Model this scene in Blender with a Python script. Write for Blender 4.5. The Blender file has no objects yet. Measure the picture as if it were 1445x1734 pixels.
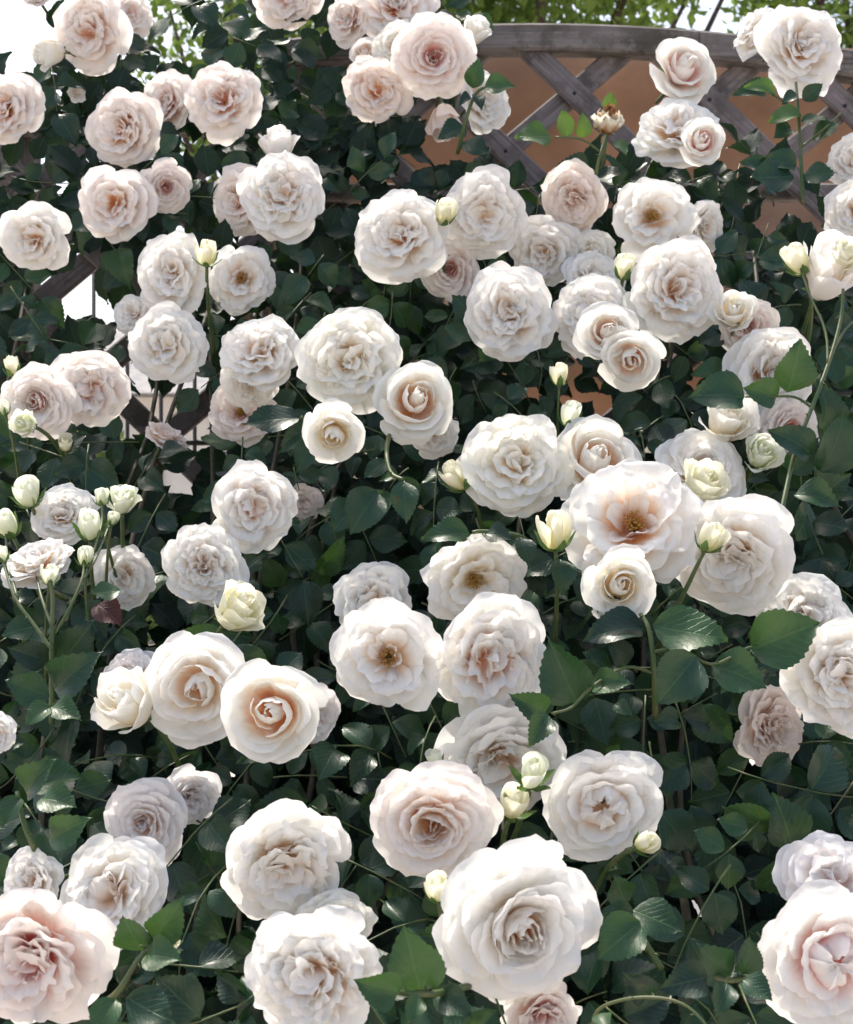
import bpy, math, random
import numpy as np
from mathutils import Vector, Matrix, Quaternion

# ---------------------------------------------------------------- camera, sky, sun, exposure
scene = bpy.context.scene
COL = scene.collection
EYE = Vector((0.0, 0.0, 1.5))
FPX = 2400.0                       # focal length in pixels of the 1445 x 1734 photograph
cam_data = bpy.data.cameras.new('camera')
cam = bpy.data.objects.new('camera', cam_data)
COL.objects.link(cam)
cam.location = EYE
cam.rotation_euler = (math.radians(90), 0, 0)
cam_data.sensor_fit = 'VERTICAL'
cam_data.sensor_height = 36.0
cam_data.sensor_width = 30.0
cam_data.lens = 36.0 * FPX / 1734.0
cam_data.clip_start = 0.02
cam_data.clip_end = 3000.0
cam_data.dof.use_dof = True
cam_data.dof.focus_distance = 1.3
cam_data.dof.aperture_fstop = 16.0
scene.camera = cam

SUN_AZ, SUN_EL = math.radians(-30), math.radians(62)   # behind the roses, a little to the left
world = bpy.data.worlds.new('World')
scene.world = world
world.use_nodes = True
wn = world.node_tree
bg = wn.nodes['Background']
sky = wn.nodes.new('ShaderNodeTexSky')
sky.sky_type = 'NISHITA'
sky.sun_disc = False
sky.sun_elevation = SUN_EL
sky.sun_rotation = SUN_AZ
sky.air_density = 1.0
sky.dust_density = 6.0
sky.ozone_density = 1.0
wn.links.new(sky.outputs[0], bg.inputs[0])
bg.inputs[1].default_value = 0.15

sun_data = bpy.data.lights.new('sun', 'SUN')
sun_data.energy = 2.0
sun_data.angle = math.radians(0.5)
sun_data.color = (1.0, 0.955, 0.86)
sun = bpy.data.objects.new('sun', sun_data)
COL.objects.link(sun)
S = Vector((math.sin(SUN_AZ) * math.cos(SUN_EL), math.cos(SUN_AZ) * math.cos(SUN_EL), math.sin(SUN_EL)))
sun.rotation_euler = S.to_track_quat('Z', 'Y').to_euler()
sun.location = S * 20

scene.view_settings.view_transform = 'Standard'
scene.view_settings.look = 'None'
scene.view_settings.gamma = 1.0
scene.view_settings.exposure = 1.1
scene.render.engine = 'CYCLES'
scene.cycles.use_denoising = True
scene.cycles.max_bounces = 24
scene.cycles.diffuse_bounces = 20
scene.cycles.transmission_bounces = 12
scene.cycles.sample_clamp_indirect = 8.0

rng = np.random.default_rng(20)
rnd = random.Random(7)

# ---------------------------------------------------------------- helpers
def at(px, py, Y):
    """point at distance Y seen at a pixel of the 1445 x 1734 photograph"""
    return Vector(((px - 722.5) / FPX * Y, Y, EYE.z - (py - 867.0) / FPX * Y))

def surf(py):
    """how far away the sloping face of the rose hedge is at a height in the picture"""
    t = min(max(py / 1734.0, -0.1), 1.1)
    return 1.88 - 0.93 * t

def mesh_from(name, V, F, UV=None, smooth=True):
    me = bpy.data.meshes.new(name)
    me.from_pydata(V if isinstance(V, list) else V.tolist(), [], F if isinstance(F, list) else F.tolist())
    if UV is not None:
        uvl = me.uv_layers.new(name='UVMap')
        li = np.empty(len(me.loops), dtype=np.int32)
        me.loops.foreach_get('vertex_index', li)
        uvl.data.foreach_set('uv', np.asarray(UV, dtype=np.float32)[li].ravel())
    if smooth:
        me.polygons.foreach_set('use_smooth', [True] * len(me.polygons))
    me.update()
    return me

def obj(name, me, mat=None, parent=None, M=None, **props):
    if mat is not None and len(me.materials) == 0:
        me.materials.append(mat)
    o = bpy.data.objects.new(name, me)
    COL.objects.link(o)
    if parent is not None:
        o.parent = parent
    if M is not None:
        o.matrix_basis = M
    for k, v in props.items():
        o[k] = v
    return o

def thing(name, label, cat, M=None, group=None, me=None, mat=None):
    if me is not None and mat is not None:
        me.materials.append(mat)
    o = bpy.data.objects.new(name, me)
    COL.objects.link(o)
    if M is not None:
        o.matrix_basis = M
    o['label'] = label
    o['category'] = cat
    if group:
        o['group'] = group
    o.empty_display_size = 0.02
    return o

class MB:
    """collects simple shapes into one mesh"""
    def __init__(self):
        self.V, self.F, self.UV = [], [], []
    def add(self, V, F, UV=None):
        n = len(self.V)
        self.V += [tuple(v) for v in V]
        self.F += [tuple(i + n for i in f) for f in F]
        self.UV += list(UV) if UV is not None else [(0.0, 0.0)] * len(V)
    def tube(self, pts, radii, seg=6, cap=True):
        pts = [Vector(p) for p in pts]
        n = len(pts)
        rings = []
        prev = None
        for i, p in enumerate(pts):
            d = (pts[min(i + 1, n - 1)] - pts[max(i - 1, 0)])
            d = d.normalized() if d.length > 1e-9 else Vector((0, 0, 1))
            if prev is None:
                a = d.orthogonal().normalized()
            else:
                a = (prev - d * prev.dot(d))
                a = a.normalized() if a.length > 1e-6 else d.orthogonal().normalized()
            prev = a
            b = d.cross(a)
            r = radii[i] if hasattr(radii, '__len__') else radii
            rings.append([p + (a * math.cos(k * 2 * math.pi / seg) + b * math.sin(k * 2 * math.pi / seg)) * r for k in range(seg)])
        V = [v for ring in rings for v in ring]
        UV = [(k / seg, i / max(n - 1, 1)) for i in range(n) for k in range(seg)]
        F = []
        for i in range(n - 1):
            for k in range(seg):
                k2 = (k + 1) % seg
                F.append((i * seg + k, i * seg + k2, (i + 1) * seg + k2, (i + 1) * seg + k))
        if cap:
            F.append(tuple(range(seg - 1, -1, -1)))
            F.append(tuple((n - 1) * seg + k for k in range(seg)))
        self.add(V, F, UV)
        return self
    def box(self, c, s, bev=0.0, M=None):
        x, y, z = s[0] / 2, s[1] / 2, s[2] / 2
        b = min(bev, x * .9, y * .9, z * .9)
        V, F = [], []
        if b <= 0:
            for sx in (-1, 1):
                for sy in (-1, 1):
                    for sz in (-1, 1):
                        V.append(Vector((sx * x, sy * y, sz * z)))
            F = [(0, 1, 3, 2), (4, 6, 7, 5), (0, 4, 5, 1), (2, 3, 7, 6), (0, 2, 6, 4), (1, 5, 7, 3)]
        else:
            idx = {}
            for sx in (-1, 1):
                for sy in (-1, 1):
                    for sz in (-1, 1):
                        for ax in range(3):
                            p = [sx * (x - b), sy * (y - b), sz * (z - b)]
                            p[ax] = (sx, sy, sz)[ax] * (x, y, z)[ax]
                            idx[(sx, sy, sz, ax)] = len(V)
                            V.append(Vector(p))
            for ax in range(3):
                o1, o2 = (ax + 1) % 3, (ax + 2) % 3
                for s_ in (-1, 1):
                    q = []
                    for (a, bb) in ((-1, -1), (1, -1), (1, 1), (-1, 1)):
                        t = [0, 0, 0]; t[ax] = s_; t[o1] = a; t[o2] = bb
                        q.append(idx[(t[0], t[1], t[2], ax)])
                    F.append(tuple(q if s_ > 0 else q[::-1]))
                for a in (-1, 1):
                    for bb in (-1, 1):
                        q = []
                        for (s_, w) in ((-1, o1), (1, o1), (1, o2), (-1, o2)):
                            t = [0, 0, 0]; t[ax] = s_; t[o1] = a; t[o2] = bb
                            q.append(idx[(t[0], t[1], t[2], w)])
                        F.append(tuple(q))
            for sx in (-1, 1):
                for sy in (-1, 1):
                    for sz in (-1, 1):
                        F.append(tuple(idx[(sx, sy, sz, ax)] for ax in range(3)))
        c = Vector(c)
        V = [(M @ v if M is not None else v) + c for v in V]
        self.add(V, F, [(v.x, v.z) for v in V])
        return self
    def mesh(self, name, smooth=True):
        return mesh_from(name, self.V, self.F, self.UV, smooth)

# ---------------------------------------------------------------- materials
def new_mat(name):
    m = bpy.data.materials.new(name)
    m.use_nodes = True
    nt = m.node_tree
    nt.nodes.clear()
    out = nt.nodes.new('ShaderNodeOutputMaterial')
    return m, nt, out

def N(nt, kind, **kw):
    n = nt.nodes.new(kind)
    for k, v in kw.items():
        setattr(n, k, v)
    return n

def mixc(nt, fac, a, b, blend='MIX'):
    n = nt.nodes.new('ShaderNodeMix')
    n.data_type = 'RGBA'
    n.blend_type = blend
    for sock, v in ((n.inputs[0], fac), (n.inputs[6], a), (n.inputs[7], b)):
        if hasattr(v, 'is_linked') or hasattr(v, 'links'):
            nt.links.new(v, sock)
        elif isinstance(v, (int, float)):
            sock.default_value = v
        else:
            sock.default_value = (*v[:3], 1.0)
    return n.outputs[2]

def maprange(nt, val, a, b, c=0.0, d=1.0, smooth=True):
    n = nt.nodes.new('ShaderNodeMapRange')
    n.interpolation_type = 'SMOOTHSTEP' if smooth else 'LINEAR'
    nt.links.new(val, n.inputs[0])
    n.inputs[1].default_value, n.inputs[2].default_value = a, b
    n.inputs[3].default_value, n.inputs[4].default_value = c, d
    return n.outputs[0]

def mul(nt, a, b, op='MULTIPLY'):
    n = nt.nodes.new('ShaderNodeMath'); n.operation = op
    for i, v in enumerate((a, b)):
        if isinstance(v, (int, float)):
            n.inputs[i].default_value = v
        else:
            nt.links.new(v, n.inputs[i])
    return n.outputs[0]

def noise(nt, vec, scale, detail=3.0, rough=0.55, dim='3D'):
    n = nt.nodes.new('ShaderNodeTexNoise')
    n.inputs['Scale'].default_value = scale
    n.inputs['Detail'].default_value = detail
    n.inputs['Roughness'].default_value = rough
    if vec is not None:
        nt.links.new(vec, n.inputs['Vector'])
    return n.outputs[0]

def petal_material():
    m, nt, out = new_mat('rose_petal')
    tc = N(nt, 'ShaderNodeTexCoord')
    sep = N(nt, 'ShaderNodeSeparateXYZ')
    nt.links.new(tc.outputs['UV'], sep.inputs[0])
    oi = N(nt, 'ShaderNodeObjectInfo')
    tip = N(nt, 'ShaderNodeAttribute', attribute_type='OBJECT', attribute_name='tip_color')
    nz = noise(nt, tc.outputs['Object'], 60.0, 3.0)
    v = mul(nt, sep.outputs[1], mul(nt, nz, 0.35, 'MULTIPLY'), 'ADD')
    f = maprange(nt, v, 0.38, 0.98)
    col = mixc(nt, f, oi.outputs['Color'], tip.outputs['Color'])
    # faint veins running up the petal
    mp = N(nt, 'ShaderNodeMapping')
    nt.links.new(tc.outputs['UV'], mp.inputs['Vector'])
    mp.inputs['Scale'].default_value = (44.0, 2.2, 1.0)
    vein = noise(nt, mp.outputs[0], 1.0, 3.0)
    col = mixc(nt, maprange(nt, vein, 0.35, 0.75, 0.0, 0.09), col, (0.84, 0.74, 0.66), 'MULTIPLY')
    bump = N(nt, 'ShaderNodeBump')
    bump.inputs['Strength'].default_value = 0.42
    bump.inputs['Distance'].default_value = 0.0016
    nt.links.new(vein, bump.inputs['Height'])
    p = N(nt, 'ShaderNodeBsdfPrincipled')
    nt.links.new(col, p.inputs['Base Color'])
    p.inputs['Roughness'].default_value = 0.55
    p.inputs['Specular IOR Level'].default_value = 0.14
    nt.links.new(bump.outputs[0], p.inputs['Normal'])
    t = N(nt, 'ShaderNodeBsdfTranslucent')
    nt.links.new(col, t.inputs['Color'])
    mx = N(nt, 'ShaderNodeMixShader')
    mx.inputs[0].default_value = 0.46
    nt.links.new(p.outputs[0], mx.inputs[1]); nt.links.new(t.outputs[0], mx.inputs[2])
    nt.links.new(mx.outputs[0], out.inputs[0])
    return m

def leaf_material(name, c1, c2, trans, under, rough=0.38, spec=0.38, tfac=0.22):
    m, nt, out = new_mat(name)
    tc = N(nt, 'ShaderNodeTexCoord')
    sep = N(nt, 'ShaderNodeSeparateXYZ')
    nt.links.new(tc.outputs['UV'], sep.inputs[0])
    oi = N(nt, 'ShaderNodeObjectInfo')
    geo = N(nt, 'ShaderNodeNewGeometry')
    tone = mul(nt, oi.outputs['Random'], mul(nt, noise(nt, geo.outputs['Position'], 14.0, 2.0), 0.9), 'ADD')
    base = mixc(nt, maprange(nt, tone, 0.3, 1.2), c1, c2)
    # veins: midrib plus slanting side veins
    ax = mul(nt, mul(nt, sep.outputs[0], 0.5, 'SUBTRACT'), 0.0, 'ADD')
    absx = N(nt, 'ShaderNodeMath', operation='ABSOLUTE'); nt.links.new(ax, absx.inputs[0])
    wob = mul(nt, noise(nt, tc.outputs['UV'], 5.0, 2.0), 7.0)
    slant = mul(nt, mul(nt, mul(nt, sep.outputs[1], 44.0), wob, 'ADD'), mul(nt, absx.outputs[0], -40.0), 'ADD')
    sn = N(nt, 'ShaderNodeMath', operation='SINE'); nt.links.new(slant, sn.inputs[0])
    side = maprange(nt, sn.outputs[0], 0.86, 1.0)
    mid = maprange(nt, absx.outputs[0], 0.012, 0.030, 1.0, 0.0)
    vein = mul(nt, mul(nt, side, 0.42), mul(nt, mid, 0.8), 'MAXIMUM')
    col = mixc(nt, mul(nt, vein, 0.55), base, (c2[0] * 1.9 + 0.02, c2[1] * 1.7 + 0.03, c2[2] * 1.5 + 0.01))
    colb = mixc(nt, geo.outputs['Backfacing'], col, under)
    spot = noise(nt, geo.outputs['Position'], 75.0, 2.0, 0.4)
    colb = mixc(nt, maprange(nt, spot, 0.70, 0.76, 0.0, 0.55), colb, (0.075, 0.055, 0.022))
    mot = noise(nt, geo.outputs['Position'], 160.0, 4.0)
    colb = mixc(nt, maprange(nt, mot, 0.3, 0.7, 0.0, 0.30), colb, (0.45, 0.55, 0.5), 'MULTIPLY')
    h = mul(nt, mul(nt, side, -0.8), mul(nt, mid, -1.0), 'ADD')
    h = mul(nt, h, mul(nt, mot, 1.3), 'ADD')
    bump = N(nt, 'ShaderNodeBump')
    bump.inputs['Strength'].default_value = 0.45
    bump.inputs['Distance'].default_value = 0.0006
    nt.links.new(h, bump.inputs['Height'])
    p = N(nt, 'ShaderNodeBsdfPrincipled')
    nt.links.new(colb, p.inputs['Base Color'])
    p.inputs['Roughness'].default_value = rough
    p.inputs['Specular IOR Level'].default_value = spec
    nt.links.new(bump.outputs[0], p.inputs['Normal'])
    t = N(nt, 'ShaderNodeBsdfTranslucent')
    t.inputs['Color'].default_value = (*trans, 1)
    mx = N(nt, 'ShaderNodeMixShader')
    mx.inputs[0].default_value = tfac
    nt.links.new(p.outputs[0], mx.inputs[1]); nt.links.new(t.outputs[0], mx.inputs[2])
    nt.links.new(mx.outputs[0], out.inputs[0])
    return m

def plain_material(name, c1, c2, scale=40.0, rough=0.6, spec=0.35, bump=0.3, dist=0.001, trans=None, stretch=(1, 1, 1)):
    m, nt, out = new_mat(name)
    tc = N(nt, 'ShaderNodeTexCoord')
    mp = N(nt, 'ShaderNodeMapping')
    mp.inputs['Scale'].default_value = stretch
    nt.links.new(tc.outputs['Object'], mp.inputs['Vector'])
    nz = noise(nt, mp.outputs[0], scale, 5.0, 0.6)
    col = mixc(nt, maprange(nt, nz, 0.3, 0.7), c1, c2)
    bp = N(nt, 'ShaderNodeBump')
    bp.inputs['Strength'].default_value = bump
    bp.inputs['Distance'].default_value = dist
    nt.links.new(nz, bp.inputs['Height'])
    p = N(nt, 'ShaderNodeBsdfPrincipled')
    nt.links.new(col, p.inputs['Base Color'])
    p.inputs['Roughness'].default_value = rough
    p.inputs['Specular IOR Level'].default_value = spec
    nt.links.new(bp.outputs[0], p.inputs['Normal'])
    if trans:
        t = N(nt, 'ShaderNodeBsdfTranslucent')
        nt.links.new(col, t.inputs['Color'])
        mx = N(nt, 'ShaderNodeMixShader'); mx.inputs[0].default_value = trans
        nt.links.new(p.outputs[0], mx.inputs[1]); nt.links.new(t.outputs[0], mx.inputs[2])
        nt.links.new(mx.outputs[0], out.inputs[0])
    else:
        nt.links.new(p.outputs[0], out.inputs[0])
    return m

def wood_material(name, dark, light, moss):
    """weathered timber, the grain runs along the object's own x axis"""
    m, nt, out = new_mat(name)
    tc = N(nt, 'ShaderNodeTexCoord')
    oi = N(nt, 'ShaderNodeObjectInfo')
    mp = N(nt, 'ShaderNodeMapping')
    mp.inputs['Scale'].default_value = (6.0, 190.0, 190.0)
    cmb = N(nt, 'ShaderNodeCombineXYZ'); nt.links.new(mul(nt, oi.outputs['Random'], 30.0), cmb.inputs[0])
    nt.links.new(cmb.outputs[0], mp.inputs['Location'])
    nt.links.new(tc.outputs['Object'], mp.inputs['Vector'])
    g = noise(nt, mp.outputs[0], 1.0, 5.0, 0.65)
    col = mixc(nt, maprange(nt, g, 0.32, 0.68), dark, light)
    n2 = noise(nt, tc.outputs['Object'], 28.0, 6.0, 0.68)
    col = mixc(nt, maprange(nt, n2, 0.42, 0.60, 0.0, 0.9), col, moss)
    n3 = noise(nt, tc.outputs['Object'], 9.0, 3.0)
    col = mixc(nt, maprange(nt, n3, 0.35, 0.7, 0.0, 0.5), col, (light[0] * 1.1, light[1] * 1.08, light[2] * 1.1))
    bp = N(nt, 'ShaderNodeBump')
    bp.inputs['Strength'].default_value = 0.7
    bp.inputs['Distance'].default_value = 0.0015
    nt.links.new(g, bp.inputs['Height'])
    p = N(nt, 'ShaderNodeBsdfPrincipled')
    nt.links.new(col, p.inputs['Base Color'])
    p.inputs['Roughness'].default_value = 0.75
    p.inputs['Specular IOR Level'].default_value = 0.3
    nt.links.new(bp.outputs[0], p.inputs['Normal'])
    nt.links.new(p.outputs[0], out.inputs[0])
    return m

M_PETAL = petal_material()
M_LEAF = leaf_material('rose_leaf_dark', (0.006, 0.022, 0.014), (0.015, 0.050, 0.023), (0.05, 0.12, 0.02), (0.035, 0.062, 0.052), tfac=0.10)
M_LEAF2 = leaf_material('rose_leaf_fresh', (0.012, 0.042, 0.018), (0.026, 0.074, 0.025), (0.09, 0.19, 0.03), (0.05, 0.09, 0.055), tfac=0.14)
M_LEAFY = leaf_material('rose_leaf_young', (0.035, 0.090, 0.020), (0.060, 0.125, 0.030), (0.16, 0.28, 0.04), (0.08, 0.13, 0.055), tfac=0.22)
M_LEAFR = leaf_material('rose_leaf_red', (0.040, 0.012, 0.014), (0.080, 0.028, 0.026), (0.25, 0.06, 0.05), (0.08, 0.05, 0.05), tfac=0.18)
M_INNER_SHADE = leaf_material('rose_leaf_inner_shade', (0.005, 0.017, 0.012), (0.012, 0.036, 0.021), (0.05, 0.12, 0.02), (0.03, 0.055, 0.042), rough=0.55, spec=0.22, tfac=0.08)  # leaf colours darkened and dulled: shade inside the hedge put into the material
M_STEM = plain_material('rose_stem', (0.035, 0.080, 0.020), (0.095, 0.105, 0.040), 45, 0.45, 0.4)
M_CANE = plain_material('rose_cane', (0.020, 0.028, 0.014), (0.06, 0.045, 0.025), 60, 0.6, 0.3)
M_SEPAL = plain_material('rose_sepal', (0.06, 0.13, 0.035), (0.13, 0.21, 0.06), 90, 0.5, 0.35, trans=0.2)
M_STAMEN = plain_material('rose_stamen', (0.22, 0.10, 0.02), (0.55, 0.33, 0.06), 400, 0.7, 0.2)
M_WOOD = wood_material('weathered_wood', (0.065, 0.053, 0.046), (0.22, 0.195, 0.178), (0.050, 0.046, 0.032))
M_SLAT = wood_material('lattice_wood', (0.10, 0.082, 0.077), (0.24, 0.21, 0.205), (0.08, 0.066, 0.058))
M_IRON = plain_material('black_iron', (0.010, 0.010, 0.011), (0.022, 0.020, 0.019), 90, 0.5, 0.4)
M_CANVAS = plain_material('tan_canvas', (0.32, 0.195, 0.12), (0.45, 0.295, 0.195), 3.5, 0.9, 0.1, 0.15, 0.002, trans=0.35)
M_PAVE = plain_material('pink_paving', (0.46, 0.41, 0.37), (0.56, 0.50, 0.45), 6.0, 0.85, 0.2, 0.4, 0.004)
M_SOIL = plain_material('dark_soil', (0.020, 0.014, 0.010), (0.05, 0.035, 0.025), 20.0, 0.95, 0.1, 0.8, 0.02)
M_RENDER = plain_material('pale_render', (0.62, 0.59, 0.54), (0.72, 0.69, 0.63), 5.0, 0.85, 0.2)
M_ROOF = plain_material('grey_roof', (0.20, 0.20, 0.21), (0.30, 0.29, 0.28), 12.0, 0.8, 0.2)
M_GLASS = plain_material('window_glass', (0.04, 0.05, 0.06), (0.06, 0.07, 0.08), 3.0, 0.08, 0.6, 0.0)
M_BARK = plain_material('tree_bark', (0.04, 0.03, 0.022), (0.10, 0.075, 0.055), 30.0, 0.9, 0.15, 0.8, 0.01, stretch=(1, 1, 0.25))
M_TREELEAF = plain_material('tree_leaf', (0.085, 0.150, 0.025), (0.16, 0.24, 0.045), 3.0, 0.5, 0.3, 0.0, trans=0.55)
M_SHRUB = plain_material('shrub_leaf', (0.08, 0.13, 0.03), (0.16, 0.22, 0.05), 3.0, 0.5, 0.3, 0.0, trans=0.35)

# ---------------------------------------------------------------- ground and what stands behind the roses
def grid_sheet(name, x0, x1, y0, y1, z, mat, n=2):
    V = [(x0 + (x1 - x0) * i / n, y0 + (y1 - y0) * j / n, z) for j in range(n + 1) for i in range(n + 1)]
    F = [(j * (n + 1) + i, j * (n + 1) + i + 1, (j + 1) * (n + 1) + i + 1, (j + 1) * (n + 1) + i) for j in range(n) for i in range(n)]
    o = obj(name, mesh_from(name, V, F, None, False), mat, kind='structure')
    return o
grid_sheet('ground', -400, 400, -400, 400, 0.0, M_PAVE, 8)
grid_sheet('flower_bed', -2.2, 2.2, 0.75, 2.25, 0.004, M_SOIL, 2)

YT = 2.10                                       # the trellis
def slat_obj(name, a, b, w, d, mat, parent, bev=0.003):
    """a straight plank from a to b (world), width w in the plane facing the viewer, depth d"""
    a, b = Vector(a), Vector(b)
    L = (b - a).length
    x = (b - a).normalized()
    y = Vector((0, 1, 0))
    z = x.cross(y).normalized()
    y = z.cross(x)
    M = Matrix((x, y, z)).transposed().to_4x4()
    M.translation = (a + b) / 2
    me = MB().box((0, 0, 0), (L, d, w), bev).mesh(name, False)
    return obj(name, me, mat, parent, parent.matrix_basis.inverted() @ M)

trellis = thing('garden_trellis', 'weathered wooden lattice trellis with arched top rail carrying the climbing rose', 'trellis',
                Matrix.Translation((0.2, YT, 0.0)))
def rail_y(px):
    return 47 + (px - 900) ** 2 * 1.55e-4
def arch_rail(name, x0, x1, off, thick, y0, y1, mat, n=26):
    V, F = [], []
    o0 = at((x0 + x1) / 2, rail_y((x0 + x1) / 2), YT)
    for i in range(n + 1):
        px = x0 + (x1 - x0) * i / n
        t = at(px, rail_y(px) + off, YT); b = at(px, rail_y(px) + off + thick, YT)
        t2, b2 = t - Vector((0, 0, 0.004)), b + Vector((0, 0, 0.004))
        for p, yy in ((t2, y0), (t, y0 + .004), (t, y1), (b, y1), (b, y0 + .004), (b2, y0)):
            V.append((p.x - o0.x, yy - o0.y, p.z - o0.z))
    for i in range(n):
        for k in range(6):
            k2 = (k + 1) % 6
            F.append((i * 6 + k, (i + 1) * 6 + k, (i + 1) * 6 + k2, i * 6 + k2))
    F.append(tuple(range(6))); F.append(tuple(n * 6 + k for k in range(5, -1, -1)))
    return obj(name, mesh_from(name, V, F, None, False), mat, trellis, trellis.matrix_basis.inverted() @ Matrix.Translation(o0))
arch_rail('top_rail', 470, 1180, 0, 46, YT - 0.024, YT + 0.012, M_WOOD)
arch_rail('top_rail', 1180.6, 1900, 0.8, 46, YT - 0.026, YT + 0.012, M_WOOD)
def px_slat(name, p, q, w, yy, d, mat, bev=0.003):
    return slat_obj(name, at(p[0], p[1], yy), at(q[0], q[1], yy), w, d, mat, trellis, bev)
px_slat('mid_rail', (470, 327), (1900, 327), 0.024, YT + 0.034, 0.030, M_WOOD)
px_slat('lower_rail', (-420, 1120), (1900, 1120), 0.05, YT + 0.034, 0.035, M_WOOD)
px_slat('side_rail', (-420, 212), (470, 212), 0.03, YT + 0.034, 0.035, M_WOOD)
for c in (-1, 1):
    for k in range(-12, 9):
        if c > 0:
            x150 = 965 + 218 * k
            f = lambda y: x150 + (y - 150) / 0.96
        else:
            x150 = 982 + 242 * k
            f = lambda y: x150 - (y - 150) / 0.84
        pts = []
        for y in np.linspace(30, 1125, 300):
            x = f(y)
            top = rail_y(x) + 22 if x > 470 else 212
            if top <= y <= 1120 and -420 <= x <= 1895:
                pts.append((x, y))
        if len(pts) > 12:
            px_slat('slat', pts[0], pts[-1], 0.034, YT - 0.001 - 0.0065 if c > 0 else YT + 0.0075, 0.013, M_SLAT)
for k in (-1, 0, 1, 2):                             # nail heads where the visible slats cross
    for q in (-1, 0, 1, 2):
        xa, xb = 965 + 218 * k, 982 + 242 * q
        y = 150 + (xb - xa) / (1 / .96 + 1 / .84)
        x = xa + (y - 150) / .96
        if rail_y(x) + 60 < y < 330 and x > 560:
            c = at(x, y, YT - 0.0155)
            obj('nail', MB().tube([(0, .0015, 0), (0, -.0006, 0), (0, -.0012, 0)], [.0026, .0026, .0014], 8).mesh('nail'), M_IRON, trellis,
                trellis.matrix_basis.inverted() @ Matrix.Translation(c))
for px, w in ((12, 0.042), (-36, 0.040), (47, 0.030), (560, 0.06), (1560, 0.07)):
    a = at(px, 200 if px < 300 else 75, YT + 0.075); b = Vector((a.x, a.y, 0.0))
    slat_obj('post', b, a, w, 0.05, M_WOOD, trellis, 0.004)

# thin iron fence close behind the trellis
fence = thing('iron_fence', 'thin black iron rod fence showing in the gaps behind the trellis', 'fence', Matrix.Translation((-0.6, 2.45, 0)))
for px in range(-140, 620, 57):
    a = at(px + 14, 380, 2.45)
    obj('bar', MB().tube([(a.x + 0.6, 0, 0), (a.x + 0.6, 0, 2.05)], 0.0038, 6).mesh('bar'), M_IRON, fence)
for z in (0.25, 1.62, 2.0):
    x0, x1 = at(-150, 0, 2.45).x + .6, at(625, 0, 2.45).x + .6
    obj('rail', MB().box(((x0 + x1) / 2, 0, z), (x1 - x0, 0.010, 0.010), 0.002).mesh('rail', False), M_IRON, fence)

# tan canvas awning hanging behind the right half of the trellis
def awning():
    root = thing('canvas_awning', 'tan canvas awning hung behind the arched lattice', 'awning', Matrix.Translation((0.4, 2.7, 0)))
    x0, x1 = at(520, 0, 2.7).x - 0.4, 1.6
    z0 = at(0, 690, 2.7).z
    def top(x):                                      # the upper hem is laced to a bent pole that follows the arch
        px = (x + .4) / 2.9 * FPX + 722.5
        return at(0, 74 + (min(px, 1900) - 900) ** 2 * 1.2e-4, 2.9).z
    nx, nz = 60, 30
    V, F = [], []
    for side in (0, 1):
        for j in range(nz + 1):
            t = j / nz
            for i in range(nx + 1):
                s = i / nx
                x = x0 + (x1 - x0) * s
                z1 = top(x)
                z = z1 + (z0 - z1) * t - 0.03 * math.sin(s * 9) * t
                y = 0.55 * (1 - t) ** 1.4 * 0.35 - 0.075 * math.sin(t * 8.5 + 1.3 * math.sin(s * 4)) + 0.02 * math.sin(s * 21 + 2 * t) + side * 0.002
                V.append((x, y, z))
    n = (nx + 1) * (nz + 1)
    q = lambda j, i: j * (nx + 1) + i
    for j in range(nz):
        for i in range(nx):
            F.append((q(j, i), q(j, i + 1), q(j + 1, i + 1), q(j + 1, i)))
            F.append((n + q(j, i), n + q(j + 1, i), n + q(j + 1, i + 1), n + q(j, i + 1)))
    obj('canvas', mesh_from('canvas', V, F), M_CANVAS, root)
    obj('pole', MB().tube([(x, .2, top(x) + .004) for x in np.linspace(x0, x1, 16)], 0.010, 8).mesh('pole'), M_IRON, root)
    for x in (x0, x1):
        obj('post', MB().tube([(x, .2, 0), (x, .2, top(x))], 0.02, 8).mesh('post'), M_IRON, root)
awning()

# pale garden house far behind on the left
def house():
    root = thing('garden_house', 'pale rendered house with a grey roof glimpsed through the gaps', 'house', Matrix.Translation((-2.6, 11.0, 0)))
    obj('wall', MB().box((0, 1.5, 1.2), (3.6, 3.0, 2.4), 0.01).mesh('wall', False), M_RENDER, root)
    V = [(-2.0, -0.25, 2.402), (2.0, -0.25, 2.402), (2.0, 3.25, 2.402), (-2.0, 3.25, 2.402), (-2.0, 1.5, 3.1), (2.0, 1.5, 3.1)]
    obj('roof', mesh_from('roof', V, [(0, 1, 5, 4), (2, 3, 4, 5), (0, 4, 3), (1, 2, 5), (3, 2, 1, 0)], None, False), M_ROOF, root)
    for x in (-1.0, 0.2, 1.25):
        fr = obj('window', MB().box((x, -0.02, 1.5), (0.7, 0.06, 0.9), 0.01).mesh('window', False), M_ROOF, root)
        for dx in (-0.165, 0.165):
            obj('pane', MB().box((x + dx, -0.056, 1.5), (0.28, 0.01, 0.8)).mesh('pane', False), M_GLASS, fr)
house()

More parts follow.
